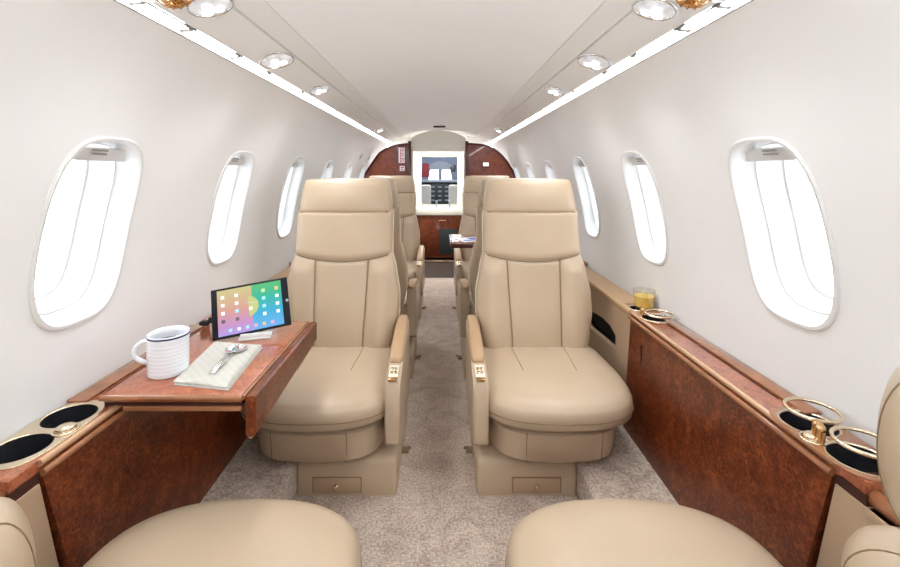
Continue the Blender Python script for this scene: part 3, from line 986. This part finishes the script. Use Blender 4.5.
# mug
mg = empty('coffee_mug', (-0.678, 1.095, TT), rz=0.0, label='white ribbed ceramic mug with navy rim line standing on the wooden table', cat='mug')
bm = BM()
pf = [(0.0, 0.0), (0.046, 0.0), (0.0495, 0.003)]
for k in range(60):
    z = 0.006+0.078*k/59
    pf.append((0.0495+0.00028*math.sin(z*2*PI/0.0095)+0.0012*(z/0.09), z))
pf += [(0.0510, 0.090), (0.0512, 0.104), (0.0500, 0.1065), (0.0483, 0.105), (0.0475, 0.09), (0.046, 0.008), (0.0, 0.006)]
lathe(bm, pf, n=56); obj('body', bm, M_white, mg, smooth=60)
bm = BM(); lathe_open(bm, [(0.0511, 0.0985), (0.0520, 0.0992), (0.0520, 0.1025), (0.0511, 0.1032)], n=56); obj('rim_line', bm, M_navy, mg)
bm = BM(); lathe(bm, [(0.0, 0.079), (0.0472, 0.079), (0.0472, 0.078), (0, 0.078)], n=40); obj('coffee', bm, M_coffee, mg)
bm = BM()
pts = []
for k in range(17):
    a = PI/2+PI*k/16
    pts.append((-0.046+0.040*math.cos(a)*1.0, -0.012*math.cos(a)*-1, 0.056+0.030*math.sin(a)))
tube(bm, pts, 0.0062, n=12); obj('handle', bm, M_white, mg, smooth=70)

mg.scale = (0.91, 0.91, 0.94)
# napkin
def cloth_mat():
    m = bpy.data.materials.new('linen_napkin'); m.use_nodes = True
    nt = m.node_tree; b = nt.nodes['Principled BSDF']; N = nt.nodes.new; L = nt.links.new
    tc = N('ShaderNodeTexCoord')
    w = N('ShaderNodeTexWave'); w.inputs['Scale'].default_value = 26; w.inputs['Distortion'].default_value = 1.5; w.bands_direction = 'DIAGONAL'
    L(tc.outputs['Object'], w.inputs['Vector'])
    r = N('ShaderNodeValToRGB'); r.color_ramp.elements[0].color = (0.52, 0.495, 0.43, 1); r.color_ramp.elements[1].color = (0.55, 0.53, 0.475, 1)
    r.color_ramp.elements[0].position = 0.0; r.color_ramp.elements[1].position = 0.35
    L(w.outputs['Color'], r.inputs['Fac']); L(r.outputs['Color'], b.inputs['Base Color'])
    b.inputs['Roughness'].default_value = 0.9
    return m
M_cloth = cloth_mat()
nk = empty('napkin', (-0.57, 1.13, TT), label='folded pale linen napkin lying under the teaspoons on the table', cat='napkin')
def napkin_layer(c4, z0, th, seed):
    rnd = random.Random(seed)
    bm = BM(); n1, n2 = 22, 30
    ph = [rnd.random()*6 for _ in range(6)]
    def pt(a, b, top):
        p = (Vector(c4[0])*(1-a)+Vector(c4[1])*a)*(1-b) + (Vector(c4[3])*(1-a)+Vector(c4[2])*a)*b
        e = min(1, min(a, 1-a, b, 1-b)/0.06)
        w = 0.0014*math.sin(a*9+ph[0]+3*b)+0.0012*math.sin(b*13+ph[1]-a*7)+0.0009*math.sin((a+b)*21+ph[2])
        z = z0+(th*math.sqrt(max(0, 1-(1-e)**2))*1.0+0.0015+w*e if top else 0.0)
        return Vector((p.x+0.57, p.y-1.13, z-TT))
    g = {}
    for t in (0, 1):
        for i in range(n1+1):
            for j in range(n2+1):
                g[t, i, j] = bm.verts.new(pt(i/n1, j/n2, t))
    for i in range(n1):
        for j in range(n2):
            bm.faces.new((g[1, i, j], g[1, i+1, j], g[1, i+1, j+1], g[1, i, j+1]))
            bm.faces.new((g[0, i, j+1], g[0, i+1, j+1], g[0, i+1, j], g[0, i, j]))
    for i in range(n1):
        bm.faces.new((g[0, i, 0], g[0, i+1, 0], g[1, i+1, 0], g[1, i, 0])); bm.faces.new((g[1, i, n2], g[1, i+1, n2], g[0, i+1, n2], g[0, i, n2]))
    for j in range(n2):
        bm.faces.new((g[1, 0, j], g[1, 0, j+1], g[0, 0, j+1], g[0, 0, j])); bm.faces.new((g[0, n1, j], g[0, n1, j+1], g[1, n1, j+1], g[1, n1, j]))
    return bm
c4 = [(-0.628, 1.030, 0), (-0.487, 1.003, 0), (-0.508, 1.248, 0), (-0.655, 1.272, 0)]
obj('lower_fold', napkin_layer([(x+0.004, y-0.003, 0) for x, y, _ in c4], TT+0.0006, 0.0040, 1), M_cloth, nk, smooth=70)
obj('upper_fold', napkin_layer(c4, TT+0.0056, 0.0040, 5), M_cloth, nk, smooth=70)

def spoon(x, y, ang, z, label):
    t = empty('teaspoon', (x, y, z), rz=ang, label=label, cat='spoon', group='teaspoons on the napkin')
    bm = BM()
    rings = []
    for k in range(15):
        q = k/14
        yy = -0.112+0.112*q
        w = 0.0040-0.0020*q+0.002*math.exp(-((q)/0.2)**2); zz = 0.003+0.006*math.sin(q*PI)*0.6
        rings.append([Vector((w*math.cos(2*PI*i/10), yy, zz+0.0012*math.sin(2*PI*i/10))) for i in range(10)])
    loft(bm, rings); obj('handle', bm, M_chrome, t)
    bm = BM()
    n = 28
    rings = []
    for s in (1.0, 0.85, 0.6, 0.3, 0.02):
        rings.append([Vector((0.0175*s*math.cos(2*PI*i/n), 0.024+0.026*s*math.sin(2*PI*i/n), 0.0085-0.0065*(1-s*s))) for i in range(n)])
    r2 = [[p+Vector((0, 0, -0.0012)) for p in r] for r in rings[::-1]]
    loft(bm, rings+r2, cap=(False, False)); 
    v = bm.verts[:]; n0 = len(v)
    bm.faces.new(v[:n]) if False else None
    loft(bm, [r2[-1], rings[0]], cap=(False, False))
    obj('bowl', bm, M_chrome, t, smooth=60)
    return t
spoon(-0.562, 1.165, 0.08, TT+0.0125, 'silver teaspoon lying on the folded napkin, its bowl uppermost')
spoon(-0.548, 1.172, -0.03, TT+0.0115, 'second silver teaspoon beside it on the napkin, partly under the other')

# tablet
def screen_mat():
    m = bpy.data.materials.new('tablet_screen'); m.use_nodes = True
    nt = m.node_tree; b = nt.nodes['Principled BSDF']; N = nt.nodes.new; L = nt.links.new
    tc = N('ShaderNodeTexCoord'); sp = N('ShaderNodeSeparateXYZ'); L(tc.outputs['Object'], sp.inputs[0])
    def ramp(els):
        r = N('ShaderNodeValToRGB'); e = r.color_ramp.elements
        e[0].position, e[0].color = els[0][0], (*els[0][1], 1); e[1].position, e[1].color = els[-1][0], (*els[-1][1], 1)
        for p, c in els[1:-1]: k = e.new(p); k.color = (*c, 1)
        return r
    mp = N('ShaderNodeMapRange'); mp.inputs[1].default_value = 0.0; mp.inputs[2].default_value = 0.137; L(sp.outputs['Z'], mp.inputs[0])
    ra = ramp([(0.0, (0.35, 0.30, 0.75)), (0.25, (0.50, 0.25, 0.50)), (0.55, (0.60, 0.30, 0.25)), (1.0, (0.55, 0.48, 0.22))])
    rb = ramp([(0.0, (0.15, 0.40, 0.80)), (0.4, (0.04, 0.38, 0.60)), (0.75, (0.03, 0.42, 0.28)), (1.0, (0.08, 0.45, 0.16))])
    L(mp.outputs[0], ra.inputs[0]); L(mp.outputs[0], rb.inputs[0])
    gt = N('ShaderNodeMath'); gt.operation = 'GREATER_THAN'; gt.inputs[1].default_value = 0.004; L(sp.outputs['X'], gt.inputs[0])
    mx = N('ShaderNodeMix'); mx.data_type = 'RGBA'; L(gt.outputs[0], mx.inputs[0]); L(ra.outputs[0], mx.inputs[6]); L(rb.outputs[0], mx.inputs[7])
    # lime disc at the join
    v = N('ShaderNodeVectorMath'); v.operation = 'DISTANCE'; v.inputs[1].default_value = (-0.008, -0.004, 0.080); L(tc.outputs['Object'], v.inputs[0])
    lt0 = N('ShaderNodeMath'); lt0.operation = 'LESS_THAN'; lt0.inputs[1].default_value = 0.030; L(v.outputs['Value'], lt0.inputs[0])
    g2 = N('ShaderNodeMath'); g2.operation = 'GREATER_THAN'; g2.inputs[1].default_value = -0.006; L(sp.outputs['X'], g2.inputs[0])
    lt = N('ShaderNodeMath'); lt.operation = 'MULTIPLY'; L(lt0.outputs[0], lt.inputs[0]); L(g2.outputs[0], lt.inputs[1])
    m2 = N('ShaderNodeMix'); m2.data_type = 'RGBA'; L(lt.outputs[0], m2.inputs[0]); L(mx.outputs[2], m2.inputs[6]); m2.inputs[7].default_value = (0.50, 0.55, 0.20, 1)
    b.inputs['Base Color'].default_value = (0.01, 0.01, 0.01, 1)
    L(m2.outputs[2], b.inputs['Emission Color']); b.inputs['Emission Strength'].default_value = 1.05
    b.inputs['Roughness'].default_value = 0.35; b.inputs['Specular IOR Level'].default_value = 0.15
    return m
M_screen = screen_mat()
def em(name, c, s=1.0): return mat(name, (0.02, 0.02, 0.02), 0.3, emis=c, es=s)
ICON = [em('icon_white', (0.9, 0.95, 0.95)), em('icon_lime', (0.55, 0.8, 0.3)), em('icon_pink', (0.85, 0.35, 0.55)), em('icon_dark', (0.10, 0.06, 0.10)), em('icon_cyan', (0.35, 0.75, 0.95)), em('icon_orange', (0.9, 0.5, 0.15))]
tl = empty('tablet', (-0.562, 1.315, TT+0.017), rz=0.30, label='black tablet computer with colourful app screen leaning on a white stand on the table', cat='tablet')
tl.rotation_euler = (math.radians(-25), math.radians(-7), math.radians(17))
bm = BM(); box(bm, -0.110, 0.110, -0.003, 0.0045, 0, 0.148, bev=0.003, seg=3)
obj('casing', bm, M_screen_dark, tl)
bm = BM(); box(bm, -0.093, 0.090, -0.0036, -0.0025, 0.007, 0.141)
sc = obj('screen', bm, M_screen, tl)
bm = BM()
for j in range(4):
    for i in range(5):
        x = -0.078+i*0.0385; z = 0.119-j*0.0235
        if (i, j) in ((2, 0), (2, 3), (2, 1)): continue
        k = random.choice([0, 0, 0, 1, 4, 5]) if (i, j) not in ((0, 3), (1, 3)) else 3
        box(bm, x-0.005, x+0.005, -0.0043, -0.0034, z-0.005, z+0.005, bev=0.0004, seg=1, mi=k)
for i in range(6):
    x = -0.060+i*0.0235
    box(bm, x-0.0045, x+0.0045, -0.0043, -0.0034, 0.015, 0.024, bev=0.0004, seg=1, mi=[4, 0, 4, 2, 5, 2][i])
obj('app_icons', bm, ICON, sc)
bm = BM(); lathe(bm, [(0, 0), (0.0045, 0), (0.0045, 0.0008), (0, 0.0008)], n=16, M=Matrix.Translation((0.1045, -0.0029, 0.075)) @ Matrix.Rotation(PI/2, 4, 'X')); torus(bm, (0, 0, 0), 0.0042, 0.0005, n=16, k=6, M=Matrix.Translation((0.1045, -0.0033, 0.075)) @ Matrix.Rotation(PI/2, 4, 'X'))
obj('home_button', bm, M_steel, tl)
stn = empty('tablet_stand', (-0.558, 1.322, TT), rz=math.radians(17), label='white stand holding the tablet upright on the wooden table', cat='stand')
bm = BM(); box(bm, -0.045, 0.045, -0.022, 0.085, 0.0, 0.006, bev=0.002); obj('foot', bm, M_frame, stn)
bm = BM(); box(bm, -0.040, 0.048, -0.018, -0.009, 0.006, 0.019, bev=0.003); obj('front_lip', bm, M_frame, stn)
bm = BM()
loft(bm, [[Vector((x, 0.058, 0.006)), Vector((x, 0.066, 0.006)), Vector((x, 0.036, 0.10)), Vector((x, 0.028, 0.10))] for x in (-0.03, 0.03)]); obj('back_support', bm, M_frame, stn)
# plug and cable
cb = empty('charging_cable', (-0.72, 1.42, TT), label='black charging plug and cable beside the tablet edge', cat='cable')
bm = BM(); pts = [(-0.045, 0.015, 0.006), (-0.02, 0.012, 0.022), (0.005, -0.005, 0.045), (0.022, -0.030, 0.062)]
tube(bm, pts, [0.003]*4, n=8); obj('cord', bm, M_dark, cb)
bm = BM(); box(bm, -0.062, -0.036, 0.0, 0.022, 0.0, 0.014, bev=0.003); box(bm, -0.034, -0.014, 0.002, 0.017, 0.012, 0.026, bev=0.003); obj('plug', bm, M_dark, cb)

# orange juice
jg = empty('juice_glass', (0.797, 1.70, TOPZ), label='short clear glass of orange juice standing on the side console', cat='glass')
jg.location.x = 0.785; jg.scale = (0.92, 0.92, 0.95)
bm = BM(); lathe(bm, [(0, 0), (0.036, 0), (0.039, 0.004), (0.044, 0.074), (0.0425, 0.074), (0.0375, 0.008), (0, 0.008)], n=36); obj('tumbler', bm, M_glass, jg, smooth=50)
bm = BM(); lathe(bm, [(0, 0.0085), (0.0365, 0.0085), (0.0405, 0.050), (0, 0.050)], n=36); obj('juice', bm, M_juice, jg, smooth=50)

# ------------------------------------------------------------------ far table with magazine
ft = empty('fold_out_table', (0.66, 2.98, 0.60), label='small far wooden table with red edge beside the aisle, carrying a magazine', cat='table')
bm = BM(); box(bm, -0.59, 0.05, -0.19, 0.19, 0.005, 0.020, bev=0.003); obj('tabletop', bm, M_woodlit, ft)
bm = BM(); box(bm, -0.593, 0.05, -0.202, -0.191, -0.012, 0.019, bev=0.003); box(bm, -0.602, -0.5905, -0.202, 0.19, -0.012, 0.019, bev=0.003); obj('edge', bm, M_maroon_edge, ft)
bm = BM(); box(bm, 0.06, 0.10, -0.15, 0.15, -0.037, 0.018); box(bm, 0.0, 0.062, -0.15, 0.15, -0.02, 0.004); obj('bracket', bm, M_inlay, ft)
mz = empty('magazine', (0.22, 2.92, 0.6205), rz=0.35, label='white magazine with blue print lying on the far table', cat='magazine')
bm = BM(); box(bm, -0.11, 0.11, -0.08, 0.08, 0, 0.004, bev=0.001); obj('pages', bm, M_paper, mz)
bm = BM()
box(bm, -0.09, 0.02, -0.05, -0.02, 0.004, 0.0047); box(bm, -0.03, 0.09, 0.0, 0.05, 0.004, 0.0047); obj('cover_print', bm, M_blueink, mz)

# ------------------------------------------------------------------ partitions and doorway
PY = 4.60
def rel(px, py, Y=PY): return ((px-441)*Y/440, H-(py-172)*Y/440)
LP = [rel(362, 179), rel(365, 174.5), rel(368, 170), rel(371, 165.3), rel(374, 161), rel(377, 156.5), rel(380, 153), rel(385, 149.5), rel(391, 147), rel(399, 145.2), rel(408, 144)]
RP = [rel(516.5, 178.7), rel(514, 174), rel(511, 168.5), rel(507, 162), rel(502.5, 156.5), rel(498, 152.3), rel(493.5, 149), rel(488.6, 146.6), rel(482, 145), rel(468.5, 143.8)]
def partition(P, sgn, label):
    t = empty('wooden_partition', (P[-1][0], PY, 0), label=label, cat='partition')
    o = Vector((-P[-1][0], -PY, 0))
    ol = [(sgn*0.80, 0.0)]+[(sgn*0.83, 0.5)]+P+[(P[-1][0], 0.0)]
    if sgn < 0: ol = ol[::-1]
    bm = BM()
    M = Matrix(((1, 0, 0, 0), (0, 0, -1, PY), (0, 1, 0, 0), (0, 0, 0, 1)))
    slab(bm, ol, [], 0.03, M)
    bmesh.ops.translate(bm, verts=bm.verts[:], vec=o+Vector((0, 0.0, 0)))
    pn = obj('panel', bm, M_maroon, t, smooth=30)
    bm = BM(); tube(bm, [(x, PY-0.004, z) for x, z in P], 0.012, n=10); bmesh.ops.translate(bm, verts=bm.verts[:], vec=o); obj('edge_band', bm, M_maroon_edge, t)
    bm = BM(); x0 = P[-1][0]; x1 = x0-sgn*0.034
    box(bm, x0-sgn*0.001, x1, PY-0.03, PY+0.04, 0.0, H+0.322, bev=0.006); bmesh.ops.translate(bm, verts=bm.verts[:], vec=o); obj('post', bm, M_maroon_edge, t)
    return t, o
pl_, ol_ = partition(LP, -1, 'mahogany partition with a red and white notice, beyond the tablet side seats')
pr_, or_ = partition(RP, 1, 'mahogany partition with a small white lamp, beyond the juice side seats')
# notice on left partition
x, z = rel(402, 155.5)
ns = empty('notice_sign', (x, PY-0.030, z), label='narrow upright white notice with red characters fixed to the wooden partition', cat='sign')
bm = BM(); box(bm, -0.032, 0.032, -0.002, 0.004, -0.080, 0.080, bev=0.001); obj('plate', bm, M_paper, ns)
bm = BM()
for k in range(9):
    zz = 0.066-k*0.0165
    box(bm, -0.020, -0.002, -0.0045, -0.002, zz-0.005, zz+0.005)
    if k % 3 != 2: box(bm, 0.004, 0.020, -0.0045, -0.002, zz-0.004, zz+0.004)
obj('red_lettering', bm, M_red, ns)
x, z = rel(402.5, 168.5)
ns = empty('small_notice', (x, PY-0.030, z), label='small square white notice below the narrow red and white one', cat='sign')
bm = BM(); box(bm, -0.026, 0.026, -0.002, 0.004, -0.026, 0.026, bev=0.001); obj('plate', bm, M_paper, ns)
bm = BM(); box(bm, -0.017, 0.017, -0.0045, -0.002, 0.004, 0.016); box(bm, -0.017, 0.010, -0.0045, -0.002, -0.014, -0.006); obj('red_lettering', bm, M_red, ns)
x, z = rel(485.5, 164.5)
bl = empty('partition_lamp', (x, PY-0.030, z), label='small white oblong lamp in a dark surround on the wooden partition', cat='lamp')
bm = BM(); box(bm, -0.044, 0.044, -0.006, 0.005, -0.030, 0.030, bev=0.005); obj('surround', bm, M_maroon_edge, bl)
bm = BM(); box(bm, -0.030, 0.030, -0.010, -0.004, -0.019, 0.019, bev=0.004); obj('lens', bm, em('lamp_lens_lit', (1, 0.85, 0.75), 1.3), bl)
# two small wall fittings near the left partition
for px, yy, lab in ((358, 4.05, 'small dark round fitting high on the wall, further from the wooden partition'), (368, 4.50, 'small dark round fitting high on the wall, closer to the wooden partition')):
    s = s_of_z(H+0.145)
    p = wpt(-1, yy, s, 0.0); n = N_at(s)
    t = empty('wall_vent', p, label=lab, cat='wall fitting', group='small wall fittings')
    R = Vector((-n[0], 0, n[1])).to_track_quat('Z', 'Y').to_matrix().to_4x4()
    bm = BM(); torus(bm, (0, 0, 0.002), 0.026, 0.005, n=24, M=R); obj('ring', bm, M_frame, t)
    bm = BM(); lathe(bm, [(0, 0.001), (0.024, 0.001), (0.018, 0.008), (0, 0.009)], n=20, M=R); obj('nozzle', bm, M_steel, t)

# header and white jambs of the doorway
DX0, DX1 = rel(411, 0)[0], rel(466, 0)[0]
bm = BM()
hz0, hz1 = H+0.185, 1.52
pts = [(DX0, H+0.355)]
for k in range(17):
    q = k/16
    pts.append((DX0+(DX1-DX0)*q, H+0.355+0.085*math.sin(PI*q)**0.8))
pts.append((DX1, H+0.355))
ol = [(DX0-0.0, H+0.215), (DX1, H+0.215)]+pts[::-1][1:-1]
slab(bm, ol, [], 0.025, Matrix(((1, 0, 0, 0), (0, 0, -1, PY+0.01), (0, 1, 0, 0), (0, 0, 0, 1))))
structure('wall_front', bm, M_cream, smooth=30)
bm = BM(); box(bm, DX0, DX1, PY-0.025, PY-0.014, H+0.272, H+0.276); structure('trim_6', bm, M_psu)
bm = BM(); box(bm, -0.80, DX0-0.03, PY+0.42, PY+0.44, 0, 1.6); box(bm, 0.80, DX1+0.03, PY+0.42, PY+0.44, 0, 1.6)
structure('wall_galley', bm, M_wall)
for i, (xa, xb) in enumerate(((DX0, DX0+0.024), (DX1-0.024, DX1))):
    bm = BM(); box(bm, xa, xb, PY-0.01, PY+0.42, 0.0, H+0.215, bev=0.003); structure('trim_%d' % (7+i), bm, M_cream)
bm = BM(); tube(bm, [(DX0+0.07, 5.20, H+0.20), (0, 5.20, H+0.20), (DX1-0.06, 5.20, H+0.20)], 0.010, n=10)
tag(obj('curtain_rod', bm, M_gold), 'brass curtain rod across the top of the cockpit opening', 'rod')

# galley cabinet below the cockpit opening
GY = 5.24
gx0, gx1 = rel(412, 0, GY)[0], rel(463, 0, GY)[0]
gc = empty('galley_cabinet', ((gx0+gx1)/2, GY, 0), label='low glossy wood cabinet with cream counter below the cockpit opening', cat='cabinet')
def gpart(name, bm, m, parent=gc, **k):
    bmesh.ops.translate(bm, verts=bm.verts[:], vec=(-(gx0+gx1)/2, -GY, 0)); return obj(name, bm, m, parent, **k)
bm = BM(); box(bm, gx0, gx1, GY, GY+0.30, 0.05, 0.555, bev=0.003); gpart('carcass', bm, M_wood)
bm = BM(); box(bm, gx0-0.01, gx1+0.01, GY-0.02, GY+0.32, 0.556, 0.640, bev=0.006); gpart('counter', bm, M_cream)
bm = BM(); box(bm, gx0+0.02, gx0+0.20, GY-0.008, GY, 0.06, 0.50, bev=0.003); d1 = gpart('door', bm, M_wood)
bm = BM(); box(bm, gx0+0.035, gx0+0.085, GY-0.022, GY-0.009, 0.39, 0.405, bev=0.004); gpart('handle', bm, M_gold, d1)
bm = BM(); box(bm, rel(439, 0, GY)[0], rel(457, 0, GY)[0], GY-0.010, GY, 0.09, 0.395, bev=0.003); gpart('dark_grille', bm, M_instr)
bm = BM(); box(bm, rel(439, 0, GY)[0], rel(446, 0, GY)[0], GY-0.022, GY, 0.485, 0.50, bev=0.003); gpart('drawer_pull', bm, M_gold)
bm = BM(); box(bm, gx0, gx1, GY-0.07, GY-0.005, 0.0, 0.03, bev=0.004); gpart('toe_strip', bm, M_palegold)
for px, lab in ((436.5, 'dark upright tap on the cream counter, nearer the cabinet door handle'), (449.5, 'dark upright tap on the cream counter, above the dark grille')):
    x = rel(px, 0, GY)[0]
    bm = BM(); lathe(bm, [(0, 0), (0.018, 0), (0.018, 0.006), (0.010, 0.012), (0.010, 0.07), (0.014, 0.076), (0.014, 0.088), (0, 0.092)], c=(0, 0, 0), n=14)
    o = tag(obj('counter_tap', bm, M_steel), lab, 'tap', 'taps on the galley counter'); o.location = (x, GY+0.02, 0.640)

# cockpit bulkhead with opening, and the cockpit beyond
CYW = 5.58
def relc(px, py, Y): return ((px-441)*Y/440, H-(py-172)*Y/440)
a = relc(421.5, 157, CYW); b = relc(457.5, 204.5, CYW)
bm = BM()
ol = [(-0.95, -0.04), (0.95, -0.04), (0.95, 1.62), (-0.95, 1.62)]
hl = [(a[0], b[1]), (b[0], b[1]), (b[0], a[1]), (a[0], a[1])]
slab(bm, ol, [hl], 0.03, Matrix(((1, 0, 0, 0), (0, 0, -1, CYW), (0, 1, 0, 0), (0, 0, 0, 1))))
structure('wall_cockpit', bm, M_cream)
# cockpit shell
bm = BM(); box(bm, -0.75, 0.75, CYW+0.01, 7.8, 1.42, 1.46); box(bm, -0.78, -0.74, CYW+0.01, 7.8, 0, 1.44); box(bm, 0.74, 0.78, CYW+0.01, 7.8, 0, 1.44)
structure('ceiling_cockpit', bm, mat('cockpit_liner', (0.55, 0.65, 0.78), 0.7))
YW = 7.4
bm = BM()
w0 = relc(428.5, 170, YW); w1 = relc(452, 181, YW)
xm = (w0[0]+w1[0])/2
holes = [[(w0[0], w1[1]), (xm-0.03, w1[1]), (xm-0.03, w0[1]), (w0[0]+0.03, w0[1])], [(xm+0.03, w1[1]), (w1[0], w1[1]), (w1[0]-0.03, w0[1]), (xm+0.03, w0[1])]]
slab(bm, [(-0.78, 0.0), (0.78, 0.0), (0.78, 1.46), (-0.78, 1.46)], holes, 0.03, Matrix(((1, 0, 0, 0), (0, 0, -1, YW), (0, 1, 0, 0), (0, 0, 0, 1))))
structure('window_17', bm, mat('cockpit_front', (0.30, 0.33, 0.42), 0.6))
# instrument panel
ip = empty('instrument_panel', (0, 7.0, 0), label='dark cockpit instrument panel with displays seen through the doorway', cat='instrument panel')
bm = BM(); box(bm, -0.70, 0.70, 0.0, 0.25, 0.40, 0.90, bev=0.02); obj('panel', bm, M_instr, ip)
bm = BM(); box(bm, -0.70, 0.70, -0.05, 0.30, 0.905, 0.945, bev=0.012); obj('glareshield', bm, M_steel, ip)
for x in (-0.13, -0.02, 0.09):
    for z in (0.83, 0.76, 0.69, 0.62):
        bm = BM(); box(bm, x-0.042, x+0.042, -0.008, 0.0, z-0.026, z+0.026, bev=0.003)
        d = obj('display', bm, M_dark, ip)
        bm = BM(); box(bm, x-0.03, x+0.03, -0.011, -0.008, z-0.015, z+0.015)
        obj('display_glow', bm, em('display_glow', (0.25, 0.30, 0.33), 0.6), d)
for s, lab in ((-1, 'cream pilot seat back in the cockpit, nearer the notice partition'), (1, 'cream pilot seat back in the cockpit, nearer the lamp partition')):
    x = -0.215-0.02 if s < 0 else 0.20
    t = empty('pilot_seat', (x, 6.35, 0), label=lab, cat='pilot seat', group='pilot seats')
    bm = BM(); box(bm, -0.09, 0.09, -0.05, 0.05, 0.42, 0.885, bev=0.03, seg=4); obj('backrest', bm, M_cream, t)
    bm = BM(); box(bm, -0.20 if s < 0 else -0.11, 0.11 if s < 0 else 0.20, 0.05, 0.45, 0.32, 0.43, bev=0.03, seg=3); obj('seat', bm, M_cream, t)
    bm = BM(); box(bm, -0.07, 0.07, 0.0, 0.35, 0.0, 0.32); obj('base', bm, M_instr, t)
bm = BM(); box(bm, -0.045, 0.045, -0.03, 0.03, 0, 0.18, bev=0.01)
o = tag(obj('flight_jacket', bm, mat('burgundy_cloth', (0.16, 0.02, 0.03), 0.9)), 'burgundy cloth bundle hanging at the side of the cockpit opening', 'cloth'); o.location = (-0.205, 5.72, 1.0)
o.rotation_euler = (0, 0.05, 0)
bm = BM(); box(bm, -0.035, 0.035, -0.03, 0.03, 0, 0.09, bev=0.01)
o = tag(obj('headset_box', bm, M_instr), 'black box at the edge of the cockpit opening across from the burgundy cloth', 'box'); o.location = (0.155, 5.72, 1.07)
# overhead dome panel in the cockpit
bm = BM(); pts = [(0.19*math.cos(PI*k/16), 0.14*math.sin(PI*k/16)) for k in range(17)]
slab(bm, pts, [], 0.05, Matrix(((1, 0, 0, xm), (0, 0, -1, YW-0.035), (0, 1, 0, H+0.045), (0, 0, 0, 1))))
structure('trim_9', bm, M_steel)
# unseen area light added in the galley, standing in for entry door light
ld = bpy.data.lights.new('galley_fill', 'AREA'); ld.shape = 'RECTANGLE'; ld.size = 0.45; ld.size_y = 0.4; ld.energy = 14
lo = bpy.data.objects.new('galley_fill', ld); C.objects.link(lo); lo.location = (-0.02, 4.95, 1.44)
ld = bpy.data.lights.new('cockpit_fill', 'POINT'); ld.energy = 12; ld.shadow_soft_size = 0.2  # unseen point light added to brighten the cockpit
lo = bpy.data.objects.new('cockpit_fill', ld); C.objects.link(lo); lo.location = (0, 6.5, 1.3)
